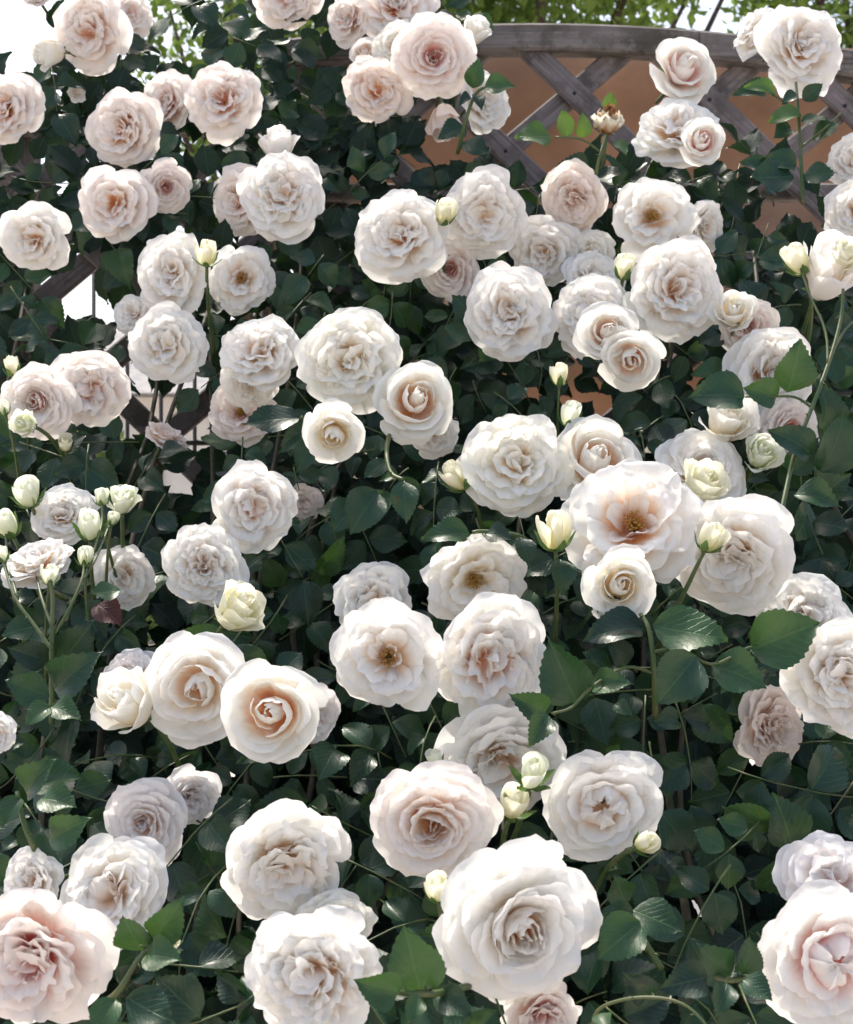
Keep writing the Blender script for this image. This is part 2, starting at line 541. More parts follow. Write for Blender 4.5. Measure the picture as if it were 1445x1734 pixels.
# ---------------------------------------------------------------- leaves
def leaf_mesh(name, seed, teeth=12, width=0.40, fold=0.12, curl=0.15, tooth=0.042):
    """one serrated leaflet, base at the origin, tip at y = 1, facing +z"""
    r = random.Random(seed)
    V, UV, F = [], [], []
    rows = teeth * 2
    ex, sk = r.uniform(.88, 1.20), r.uniform(.66, .80)
    prof = lambda t: width * (math.sin(math.pi * t ** sk) ** ex) * (1.10 - 0.14 * t)
    cu = curl * r.uniform(0.5, 1.3)
    tw = r.uniform(-0.08, 0.08)
    wav = r.uniform(0, 6)
    lines = []
    for i in range(rows + 1):
        t = i / rows
        w = prof(min(max(t, 0.0), 1.0)) if 0 < i < rows else 0.004
        tt = tooth * (1 if i % 2 == 1 else -0.35) * (1 if 1 < i < rows - 1 else 0) * r.uniform(.6, 1.2)
        row = []
        for u in (-1, -0.5, 0, 0.5, 1):
            x = u * w + (math.copysign(tt * 0.7, u) if abs(u) == 1 else 0)
            y = t + (tt * 0.9 if abs(u) == 1 else 0) * 0.6 + (0.03 * abs(u) * math.sin(t * math.pi))
            z = fold * abs(x) * 1.6 - cu * (t - 0.35) ** 2 - 0.06 * abs(u) ** 2 * math.sin(t * 8 + wav + u) + tw * x * t
            row.append((x, y, z)); 
            UV.append((0.5 + u * 0.5 * (w / width), t))
        lines.append(row)
        V += row
    for i in range(rows):
        for k in range(4):
            F.append((i * 5 + k, i * 5 + k + 1, (i + 1) * 5 + k + 1, (i + 1) * 5 + k))
    return V, F, UV

LEAF_SRC = [leaf_mesh('leaf', 100 + i, 11, 0.285 + 0.03 * (i % 4), 0.14 + 0.12 * (i % 3), 0.14 + 0.20 * ((i * 7) % 3)) for i in range(8)]
LEAF_ME = {}
for key, mat in (('d', M_LEAF), ('f', M_LEAF2), ('y', M_LEAFY), ('r', M_LEAFR)):
    LEAF_ME[key] = []
    for (V, F, UV) in LEAF_SRC:
        me = mesh_from('leaf', V, F, UV)
        me.materials.append(mat)
        LEAF_ME[key].append(me)

def frame(loc, ydir, normal, s=1.0):
    y = Vector(ydir).normalized()
    n = Vector(normal)
    z = n - y * n.dot(y)
    z = z.normalized() if z.length > 1e-5 else y.orthogonal().normalized()
    x = y.cross(z)
    M = Matrix((x * s, y * s, z * s)).transposed().to_4x4()
    M.translation = Vector(loc)
    return M

HEADS = []                          # (centre, radius) of every flower, so that no leaf pierces one
def free(*pts):
    return not any((p - c).length < r for p in pts for c, r in HEADS)

def spray(parent, loc, ydir, normal, size, key, n=5, name='leaf_spray'):
    """compound leaf: a rachis (own mesh) carrying n leaflets as children"""
    L = size * (2.1 if n == 5 else 1.35)
    bend = rnd.uniform(-0.25, 0.25)
    droop = rnd.uniform(0.05, 0.22)
    P = lambda t: Vector((bend * L * t * t, L * t, -droop * L * 3.4 * (t - .62) ** 2))
    rach = MB().tube([P(t) for t in ((-0.06, 0.1, 0.35, 0.7, 1.0) if n == 5 else (0.38, 0.5, 0.62, 0.8, 1.0))], [0.0010, 0.0009, 0.0008, 0.0007, 0.0006], 5)
    M = frame(loc, ydir, normal)
    root = obj(name, rach.mesh('rachis'), M_STEM, parent, parent.matrix_basis.inverted() @ M if parent else M)
    slots = [(1.0, 0, 1.08)]
    if n >= 3:
        slots += [(0.62, -1, 0.95), (0.64, 1, 0.95)]
    if n >= 5:
        slots += [(0.20, -1, 0.72), (0.22, 1, 0.72)]
    for t, sd, sc in slots:
        p = P(t)
        ang = sd * math.radians(rnd.uniform(55, 80)) + math.radians(rnd.uniform(-10, 10)) - bend * 0.8
        d = Vector((math.sin(ang), math.cos(ang), rnd.uniform(-0.35, 0.15) - droop))
        nn = Vector((rnd.uniform(-.35, .35), rnd.uniform(-.3, .3), 1.0))
        me = LEAF_ME[key][rnd.randrange(8)]
        sz = size * sc * rnd.uniform(0.85, 1.12)
        off = d.normalized() * 0.003
        if parent and not free(*[M @ (p + d.normalized() * sz * q) for q in (.1, .55, 1.0)]):
            continue
        obj('leaf', me, None, root, frame(p + off, d, nn, sz))
    return root
# ---------------------------------------------------------------- roses
TIPS = {
    'w': (0.93, 0.917, 0.882), 'c': (0.93, 0.92, 0.865), 'p': (0.93, 0.885, 0.845), 'f': (0.91, 0.85, 0.795),
    'l': (0.91, 0.895, 0.885), 'g': (0.87, 0.89, 0.77), 'y': (0.90, 0.89, 0.74), 'b': (0.74, 0.60, 0.40),
}
DEEP = {
    'w': (0.95, 0.77, 0.58), 'c': (0.95, 0.81, 0.55), 'p': (0.95, 0.69, 0.52), 'f': (0.90, 0.66, 0.52),
    'l': (0.92, 0.78, 0.72), 'g': (0.86, 0.88, 0.62), 'y': (0.88, 0.84, 0.52), 'b': (0.52, 0.28, 0.11),
    'a': (0.95, 0.63, 0.34), 'r': (0.93, 0.54, 0.48),
}

def bez(P, t):
    P = np.asarray(P)
    t = t[..., None]
    m = 1 - t
    return m**3 * P[0] + 3 * m * m * t * P[1] + 3 * m * t * t * P[2] + t**3 * P[3]

def petal_arrays(g, P, W, a=0.36, ruf=0.05, curl=0.10, nu=12, nv=8, maxwrap=1.3, spi=0.07, point=0.0, fold=0.0, crumple=0.0):
    u = np.linspace(-1, 1, nu + 1)
    v = np.linspace(0, 1, nv + 1) ** 0.85
    U, V = np.meshgrid(u, v)
    u0 = g.uniform(-.4, .4)
    ph = g.uniform(0, 6.28, 8)
    L = 1 - a * np.abs(U) ** 2.4 + point * np.exp(-(U / .16) ** 2) - g.uniform(0, .10) * np.exp(-((U - u0) / .16) ** 2) \
        + 0.020 * np.sin(5.5 * U + ph[0]) + 0.016 * np.sin(10.5 * U + ph[1]) + 0.008 * np.sin(19 * U + ph[6])
    Sx = V * L
    w = W * np.clip(Sx, 0, 2) ** 0.62 + 0.015
    RZ = bez(P, np.clip(Sx, 0, 1.2))
    r, z = RZ[..., 0], RZ[..., 1]
    r = np.maximum(r, 0.012) * (1 + spi * U)
    ang = U * np.minimum(w / np.maximum(r, 1e-3), maxwrap)
    X, Y, Z = r * np.sin(ang), r * np.cos(ang), z
    pos = np.stack([X, Y, Z], -1)
    du = np.gradient(pos, axis=1); dv = np.gradient(pos, axis=0)
    nrm = np.cross(du, dv)
    nrm /= np.linalg.norm(nrm, axis=-1, keepdims=True) + 1e-9
    k1, k2 = g.uniform(1.6, 3.2), g.uniform(3.5, 6.0)
    disp = ruf * Sx ** 1.6 * (0.75 * np.sin(k1 * U + ph[2]) + 0.42 * np.abs(U) * np.sin(k2 * U + 2 * Sx + ph[3])
                              + 0.30 * np.sin(3.2 * Sx + 2.0 * U + ph[4]))
    disp += ruf * 0.27 * Sx ** 5 * np.sin(8.5 * U + ph[5])
    disp += (.010 * np.sin(13 * U + 3 * np.sin(3 * Sx + ph[1]) + ph[0]) + .007 * np.sin(23 * U + ph[2]) * Sx) * Sx
    disp += ruf * .22 * np.sin(7 * U + 5 * Sx + ph[7]) * Sx
    disp += fold * (np.abs(U) - 0.45) * Sx
    pos = pos + nrm * disp[..., None]
    back = np.stack([np.sin(ang), np.cos(ang), -1.1 * np.ones_like(ang)], -1)
    c = .62 * curl * (0.55 * np.clip(np.abs(U) - .35, 0, 1) ** 1.5 * Sx ** 1.5 + 0.5 * np.clip(Sx - .55, 0, 1) ** 1.6 * 3.0)
    pos = pos + back * c[..., None]
    if crumple:
        f = g.uniform(5, 9, 3)
        for ax in range(3):
            pos[..., ax] += crumple * np.sin(f[ax] * pos[..., (ax + 1) % 3] * 1.7 + ph[6] + ax) * np.sin(f[(ax + 1) % 3] * pos[..., (ax + 2) % 3] + ph[7])
    UV = np.stack([U * .5 + .5, np.clip(Sx, 0, 1)], -1)
    return pos.reshape(-1, 3), UV.reshape(-1, 2), nu, nv

FACES = {}
def grid_faces(nu, nv):
    if (nu, nv) not in FACES:
        q = lambda j, i: j * (nu + 1) + i
        FACES[(nu, nv)] = [(q(j, i), q(j, i + 1), q(j + 1, i + 1), q(j + 1, i)) for j in range(nv) for i in range(nu)]
    return FACES[(nu, nv)]

def rotz(p, a):
    c, s = math.cos(a), math.sin(a)
    return p @ np.array([[c, s, 0], [-s, c, 0], [0, 0, 1]])

def rotax(p, axis, a):
    R = np.array(Matrix.Rotation(a, 3, Vector(axis)))
    return p @ R.T

WARP = [0, 0, 0, 0, 0, 0, 1]       # how far this flower departs from a perfect round
def warp(p):
    a = np.arctan2(p[:, 1], p[:, 0])
    k = 1 + WARP[0] * np.sin(2 * a + WARP[1]) + WARP[2] * np.sin(3 * a + WARP[3])
    q = p.copy()
    q[:, 0] *= k
    q[:, 1] *= k * WARP[6]
    q[:, 2] += (WARP[4] * p[:, 0] + WARP[5] * p[:, 1]) * np.hypot(p[:, 0], p[:, 1])
    return q

def add_petal(root, g, s, arr, phi, tilt, tipc, deepc, off=None, pivot=-0.45):
    p, UV, nu, nv = arr
    if tilt:
        t1, t2 = tilt
        p = p - np.array([0, 0, pivot])
        p = rotax(p, (1, 0, 0), t1)
        p = rotax(p, (0, 0, 1), t2)
        p = p + np.array([0, 0, pivot])
    p = rotz(p, phi)
    if off is not None:
        p = p + np.asarray(off)
    me = mesh_from('petal', warp(p) * s, grid_faces(nu, nv), UV)
    o = obj('petal', me, M_PETAL, root)
    j = 1 + g.uniform(-.02, .015)
    o.color = (*[min(1, c * j) for c in deepc], 1)
    o['tip_color'] = [min(.92, c * j) for c in tipc]
    return o

def ring(root, g, s, n, P, W, tipc, deepc, phi0=0.0, jit=0.12, rj=0.05, tl=0.10, **kw):
    for i in range(n):
        k = 1 + g.uniform(-rj, rj)
        Pk = [(a * k, b + g.uniform(-.02, .02)) for a, b in P]
        pt = g.choice([0, 0.02, 0.05, 0.10]) * kw.get('pointy', 1.0)
        kk = {x: y for x, y in kw.items() if x != 'pointy'}
        arr = petal_arrays(g, Pk, W * g.uniform(.88, 1.1), point=pt, **kk)
        add_petal(root, g, s, arr, phi0 + 2 * math.pi * (i + g.uniform(-jit, jit)) / n, (g.uniform(-tl, tl), g.uniform(-tl, tl)), tipc, deepc)

OUTER = [
    [(.06, -.50), (.48, -.50), (.90, -.12), (1.02, -.22)],
    [(.06, -.50), (.46, -.44), (.84, .04), (.97, -.06)],
    [(.06, -.48), (.42, -.40), (.72, .14), (.86, .07)],
    [(.05, -.40), (.38, -.28), (.58, .22), (.72, .18)],
    [(.05, -.34), (.30, -.20), (.44, .24), (.57, .25)],
    [(.04, -.30), (.22, -.15), (.30, .22), (.42, .27)],
]

def core_spiral(root, g, s, n, r0, r1, h0, h1, tipc, deepc, base=-.45, wrap=1.5, incurve=.25, ruf=.03, loose=.10):
    """petals wound into one another round the axis, outermost first"""
    phi = g.uniform(0, 6.28)
    ox, oy = g.uniform(-loose, loose, 2) * .5
    for i in range(n):
        t = i / max(n - 1, 1)
        r = (r0 + (r1 - r0) * t) * g.uniform(1 - loose, 1 + loose)
        h = h0 + (h1 - h0) * t + g.uniform(-.5, .5) * loose
        inc = incurve * t * g.uniform(.6, 1.3)
        P = [(.04, base), (r * 1.05, base + .05), (r * 1.14, h - .24), (r * (1 - inc), h)]
        arr = petal_arrays(g, P, max(r * g.uniform(1.3, 1.9), .10), a=g.uniform(.18, .34), ruf=ruf * g.uniform(.7, 1.6), curl=.07 * (1 - .7 * t),
                           nu=13, nv=8, maxwrap=wrap, spi=.15, point=g.choice([0, .03, .07]))
        k = .5 + .5 * t
        add_petal(root, g, s, arr, phi, (g.uniform(-.12, .12) * (1 - .5 * t), g.uniform(-.12, .12)), tipc, deepc, off=(ox * k, oy * k, 0))
        phi += 2.4 + g.uniform(-.35, .35)

def sepals(root, g, s, z0, length, spread, n=5, w=.16, rad=.2):
    for i in range(n):
        P = [(.03, z0), (rad * 1.2, z0 + .02), (rad * (1 + spread), z0 + length * .55 * (1 - spread * .6)),
             (rad * (1 + 2.4 * spread), z0 + length * (1 - spread * .9))]
        u = np.linspace(-1, 1, 5); v = np.linspace(0, 1, 8)
        U, V = np.meshgrid(u, v)
        RZ = bez(P, V)
        ww = w * np.sin(np.pi * np.clip(V * .86 + .14, 0, 1)) ** .9 * (1 + .15 * np.sin(V * 17 + i))
        r = RZ[..., 0]
        X, Y, Z = U * ww, r - .35 * ww * U * U, RZ[..., 1]
        p = rotz(np.stack([X, Y, Z], -1).reshape(-1, 3), 2 * math.pi * (i + g.uniform(-.12, .12)) / n)
        obj('sepal', mesh_from('sepal', p * s, grid_faces(4, 7), np.stack([U * .5 + .5, V], -1).reshape(-1, 2)), M_SEPAL, root)

def make_stem(root, g, s, z0, M, length, hip=True, thick=.0019, way=None):
    """stalk running back from the flower and drooping into the hedge, in the flower's own frame"""
    R = M.to_3x3()
    ax = (R @ Vector((0, 0, 1))).normalized()
    p0 = Vector((0, 0, z0 * s))
    inv = R.inverted()
    goal = way if way is not None else (Vector((g.uniform(-.3, .3), 1.0, -.1)) if hip is True else Vector((g.uniform(-.25, .25), .7, -.75)))
    pts = []
    for t in np.linspace(0, 1, 7):
        d = -ax * (length * (t - .45 * t * t)) + goal.normalized() * (length * .75 * t * t)
        pts.append(p0 + inv @ d)
    b = MB().tube(pts, [thick * (1 + .35 * i / 6) for i in range(7)], 6)
    if hip:
        b.tube([(0, 0, (z0 - .16) * s), (0, 0, (z0 - .10) * s), (0, 0, (z0 - .02) * s), (0, 0, (z0 + .05) * s)],
               [.0022, .085 * s + .0008, .11 * s + .001, .06 * s], 8)
    obj('stem', b.mesh('stem'), M_STEM, root)

def stamens(root, g, s, z, rad, n=46, dark=False):
    b = MB()
    for i in range(n):
        a = g.uniform(0, 6.28); r = rad * math.sqrt(g.uniform(.02, 1))
        h = z + g.uniform(-.04, .07)
        x, y = r * math.cos(a), r * math.sin(a)
        b.tube([(x * .35 * s, y * .35 * s, (z - .28) * s), (x * .8 * s, y * .8 * s, (h - .05) * s), (x * s, y * s, h * s)], [.0003, .00025, .0002], 3, False)
        q = .022 * s * g.uniform(.8, 1.4)
        V = [(x * s + dx * q, y * s + dy * q, h * s + dz * q) for dx, dy, dz in ((1, 0, 0), (-1, 0, 0), (0, .7, 0), (0, -.7, 0), (0, 0, .8), (0, 0, -.8))]
        b.add(V, [(0, 2, 4), (2, 1, 4), (1, 3, 4), (3, 0, 4), (2, 0, 5), (1, 2, 5), (3, 1, 5), (0, 3, 5)])
    obj('stamens', b.mesh('stamens'), M_STAMEN, root)

def jumble(root, g, s, n, rad, h, tipc, deepc, W=.31):
    """folded, quartered petals packed into the middle of the flower"""
    for i in range(n):
        t = (i + .5) / n
        rr = rad * math.sqrt(t) * g.uniform(.75, 1.1)
        a = i * 2.4 + g.uniform(-.5, .5)
        hh = h * (1 - .35 * t) + g.uniform(-.06, .06)
        lean = g.uniform(.0, .42)
        P = [(.02, -.26), (.08 + .2 * t, -.14), (.14 + .12 * t, hh * .6), (.10 + lean, hh - .25 * max(lean - .15, 0))]
        arr = petal_arrays(g, P, W * g.uniform(.8, 1.4), a=.36, ruf=g.uniform(.06, .12), curl=g.uniform(.0, .16), nu=12, nv=8, maxwrap=1.2,
                           spi=.1, fold=g.uniform(-.24, .26), point=g.choice([0, 0, .06, .12]))
        turn = a + (math.pi if g.uniform() < .35 else 0) + g.uniform(-.8, .8)
        add_petal(root, g, s, arr, turn, (g.uniform(-.28, .16), g.uniform(-.2, .2)), tipc, deepc,
                  off=(-rr * math.sin(a) * .75, rr * math.cos(a) * .75, 0))

def rose(px, py, d, typ, ax=(0, 0, 1), tint='w', dy=0.0, label='', deep=None, group=None, stem=.10, seed=None, roll=None, way=None):
    """ax: where the flower looks: (to the right, up, towards the camera)"""
    g = np.random.default_rng(int(px * 31 + py * 17 + 5) if seed is None else seed)
    Y = surf(py) + dy
    pos = at(px, py, Y)
    s = d * 0.5 / FPX * Y
    j = (0, 0, 0) if typ in ('bud', 'side', 'wilt') else g.normal(0, .10, 3)
    dirv = Vector((ax[0] + j[0], -ax[2], ax[1] + j[1])).normalized()
    HEADS.append((pos, s * .92))
    if typ not in ('bud', 'wilt'):
        WARP[:] = [g.uniform(.01, .05), g.uniform(0, 6.28), g.uniform(.01, .045), g.uniform(0, 6.28), g.uniform(-.10, .10), g.uniform(-.10, .10), g.uniform(.90, 1.06)]
    else:
        WARP[:] = [0, 0, 0, 0, 0, 0, 1]
    view = (EYE - pos).normalized()
    q = dirv.to_track_quat('Z', 'Y') @ Quaternion((0, 0, 1), g.uniform(0, 6.28) if roll is None else roll)
    lift = {'bud': 0.0, 'side': 0.0, 'wilt': 0.0}.get(typ, 0.0)
    M = Matrix.LocRotScale(pos, q, None)
    group = group or ('rosebuds on the climbing rose' if typ == 'bud' else 'roses in bloom on the climbing rose')
    name = 'rosebud' if typ == 'bud' else 'rose'
    root = thing(name, label, 'rosebud' if typ == 'bud' else 'rose', M, group)
    T = TIPS[tint]
    D = DEEP[deep or tint]
    pale = lambda k: tuple(d + (t - d) * (.95, .9, .75, .45, .1, 0, 0)[k] for t, d in zip(T, D))
    if typ in ('full', 'flat', 'frill'):
        cnt = [5, 6, 6, 6, 6, 5]
        if typ == 'frill':
            cnt = [6, 8, 8, 8, 7, 6]
        phi = g.uniform(0, 6)
        zf, rf = g.uniform(.8, 1.2), g.uniform(.85, 1.25)
        ptf = 1.9 if typ == 'flat' else g.uniform(.4, 1.3)
        wf = .8 if typ == 'frill' else g.uniform(.95, 1.1)
        for k, P in enumerate(OUTER):
            Pk = [(x, z * zf if z > 0 else z) for x, z in P]
            ring(root, g, s, cnt[k], Pk, (.70, .62, .56, .48, .39, .31)[k] * wf, T, pale(k), phi + k * .55 + g.uniform(-.2, .2),
                 a=.30 if k < 3 else .34, ruf=(.07, .08, .085, .085, .08, .08)[k] * rf, curl=(.13, .12, .11, .11, .10, .09)[k] * g.uniform(.7, 1.3),
                 nu=16 if k < 4 else 12, nv=9, maxwrap=1.15, pointy=ptf, jit=.18, rj=.06, tl=.12)
        jumble(root, g, s, int(g.integers(15, 22)), g.uniform(.28, .42), g.uniform(.22, .34), T, D)
    elif typ == 'rosette':
        cnt = (5, 6, 6, 6, 6, 5)
        phi = g.uniform(0, 6)
        for k, P in enumerate(OUTER):
            Pk = P if k < 4 else [(a, b) for a, b in P[:3]] + [(P[3][0] * .92, P[3][1] - .02)]
            ring(root, g, s, cnt[k], Pk, (.66, .6, .54, .48, .42, .36)[k], T, pale(k), phi + k * .55, rj=.03, tl=.05,
                 a=.30, ruf=.05, curl=(.12, .11, .09, .07, .04, .02)[k], nu=16, nv=9, maxwrap=1.2, pointy=.7, jit=.18)
        core_spiral(root, g, s, 12, .40, .07, .24, .16, T, D, incurve=.25, loose=.16, ruf=.045)
    elif typ == 'open':
        cnt = (5, 6, 6, 6, 5)
        phi = g.uniform(0, 6)
        for k, P in enumerate(OUTER[:5]):
            ring(root, g, s, cnt[k], P, (.66, .58, .52, .46, .38)[k], T, pale(k), phi + k * .55, a=.34, ruf=.075,
                 curl=(.12, .12, .11, .10, .12)[k], nu=16, nv=9, maxwrap=1.15, jit=.18, tl=.13)
        for i in range(6):
            P = [(.05, -.42), (.16, -.35), (.24, .05), (.30 + g.uniform(-.05, .12), .16)]
            add_petal(root, g, s, petal_arrays(g, P, .2, ruf=.08, curl=.12, fold=g.uniform(-.1, .15), nu=9, nv=7), i * 1.05 + g.uniform(-.3, .3),
                      (g.uniform(-.1, .1), 0), T, D)
        stamens(root, g, s, -.02, .15)
    elif typ == 'cup':
        # deep bowl of a few broad petals round a goblet-shaped heart
        phi = g.uniform(0, 6)
        for k, (P, n, W) in enumerate((
                ([(.06, -.55), (.50, -.52), (.92, -.05), (1.02, -.16)], 5, .74),
                ([(.06, -.55), (.52, -.46), (.84, .12), (.92, .08)], 5, .70),
                ([(.06, -.52), (.48, -.42), (.70, .20), (.76, .22)], 4, .66),
                ([(.05, -.5), (.42, -.40), (.56, .22), (.60, .30)], 4, .58))):
            ring(root, g, s, n, P, W, T, pale(k), phi + k * .7, rj=.05, tl=.07, a=.30, ruf=.055, curl=(.14, .12, .08, .05)[k], nu=12, nv=9, maxwrap=1.3)
        core_spiral(root, g, s, 7, .44, .14, .32, .36, T, D, incurve=.9, wrap=1.8, loose=.16, ruf=.05)
    elif typ == 'bowl':
        phi = g.uniform(0, 6)
        rings_ = OUTER[:4] + [[(.05, -.30), (.30, -.20), (.44, .10), (.58, .27)], [(.05, -.28), (.26, -.18), (.35, .10), (.44, .26)]]
        for k, P in enumerate(rings_):
            ring(root, g, s, (5, 6, 7, 6, 5, 4)[k], P, (.70, .64, .56, .54, .52, .46)[k], T, TIPS['w'], phi + k * .55 + g.uniform(-.2, .2), a=.30, ruf=.06,
                 curl=(.13, .12, .11, .10, .10, .10)[k], nu=16, nv=10, maxwrap=1.25, jit=.16, pointy=.7)
        core_spiral(root, g, s, 16, .37, .05, .23, .26, T, D, base=-.25, incurve=.2, loose=.22, ruf=.035, wrap=1.2)
    elif typ == 'star':
        phi = g.uniform(0, 6)
        for k, P in enumerate(OUTER[:5]):
            ring(root, g, s, (5, 6, 6, 6, 5)[k], P, (.70, .64, .58, .52, .46)[k], T, pale(k), phi + k * .55, a=.30, ruf=.06,
                 curl=(.13, .12, .10, .08, .04)[k], nu=16, nv=9, maxwrap=1.2, jit=.16, pointy=.6)
        for i in range(5):
            P = [(.05, -.35), (.46 * g.uniform(.8, 1.15), -.20), (.46, .40), (.03 + g.uniform(0, .05), .27 + g.uniform(-.03, .05))]
            arr = petal_arrays(g, P, .46 * g.uniform(.85, 1.15), a=.10, ruf=.05, curl=.0, nu=14, nv=10, maxwrap=1.0, fold=-g.uniform(.10, .22), point=.0)
            add_petal(root, g, s, arr, 1.256 * i + g.uniform(-.38, .38), (g.uniform(-.13, .10), g.uniform(-.12, .12)), T, D)
    elif typ == 'half':
        phi = g.uniform(0, 6)
        for k, (P, n, W) in enumerate((
                ([(.06, -.75), (.55, -.70), (.95, -.15), (1.02, -.34)], 4, .84),
                ([(.06, -.75), (.55, -.62), (.80, .0), (.92, -.06)], 4, .76),
                ([(.06, -.72), (.50, -.55), (.62, .12), (.74, .12)], 3, .74))):
            ring(root, g, s, n, P, W, T, pale(k), phi + k * .8, rj=.06, tl=.08, a=.28, ruf=.045, curl=(.20, .16, .12)[k], nu=12, nv=9, maxwrap=1.4)
        ring(root, g, s, 4, [(.06, -.72), (.42, -.6), (.55, -.15), (.60, .02)], .72, T, D, phi + 2.1, a=.25, ruf=.04, curl=.05, maxwrap=1.4)
        core_spiral(root, g, s, 7, .52, .16, .20, .40, T, D, base=-.7, incurve=.95, ruf=.035, wrap=1.9, loose=.15)
        sepals(root, g, s, -.75, .5, .9)
    elif typ == 'side':
        # half-open flower seen from the side: a tall heart with a few loosening petals
        phi = g.uniform(0, 6)
        for k, (P, n, W) in enumerate((
                ([(.05, -.95), (.60, -.92), (.70, .10), (1.0, .28)], 3, .80),
                ([(.05, -.95), (.60, -.85), (.64, .30), (.80, .58)], 3, .78))):
            ring(root, g, s, n, P, W, T, pale(k), phi + k * .9, rj=.07, tl=.10, a=.26, ruf=.06, curl=(.16, .10)[k], nu=12, nv=9, maxwrap=1.5)
        core_spiral(root, g, s, 9, .56, .08, .72, .80, T, D, base=-.9, incurve=.55, ruf=.02)
        sepals(root, g, s, -.95, .7, .75, w=.15)
    elif typ == 'bud':
        core_spiral(root, g, s, 7, .74, .14, .80, 1.05, T, D, base=-.9, incurve=.88, ruf=.025, wrap=1.9)
        sepals(root, g, s, -.94, g.uniform(1.2, 1.7), g.uniform(.16, .42), w=.26, rad=.62)
    elif typ == 'wilt':
        ring(root, g, s, 5, [(.06, -.7), (.55, -.6), (.75, -.1), (.72, .35)], .62, TIPS['y'], DEEP['b'], 0, a=.3, ruf=.16, curl=.05, nu=14, nv=10, crumple=.10)
        ring(root, g, s, 5, [(.06, -.7), (.45, -.5), (.55, .1), (.45, .55)], .5, (.70, .58, .42), DEEP['b'], .6, a=.3, ruf=.18, curl=.0, nu=14, nv=10, crumple=.12)
        ring(root, g, s, 6, [(.06, -.6), (.25, -.4), (.30, .3), (.15, .85)], .3, (.30, .15, .07), (.25, .12, .05), .2, a=.3, ruf=.16, curl=.0, nu=12, nv=9, crumple=.12)
        stamens(root, g, s, .8, .2, 24)
        sepals(root, g, s, -.75, .6, 1.0, w=.14)
    z0 = {'bud': -.92, 'side': -.95, 'half': -.75, 'wilt': -.72}.get(typ, -.5)
    if stem:
        make_stem(root, g, s, z0, M, stem, way=way, hip=2 if typ in ('bud', 'side', 'wilt') else True, thick=.0013 if (typ == 'bud' and d < 45) else .0019)
    return root
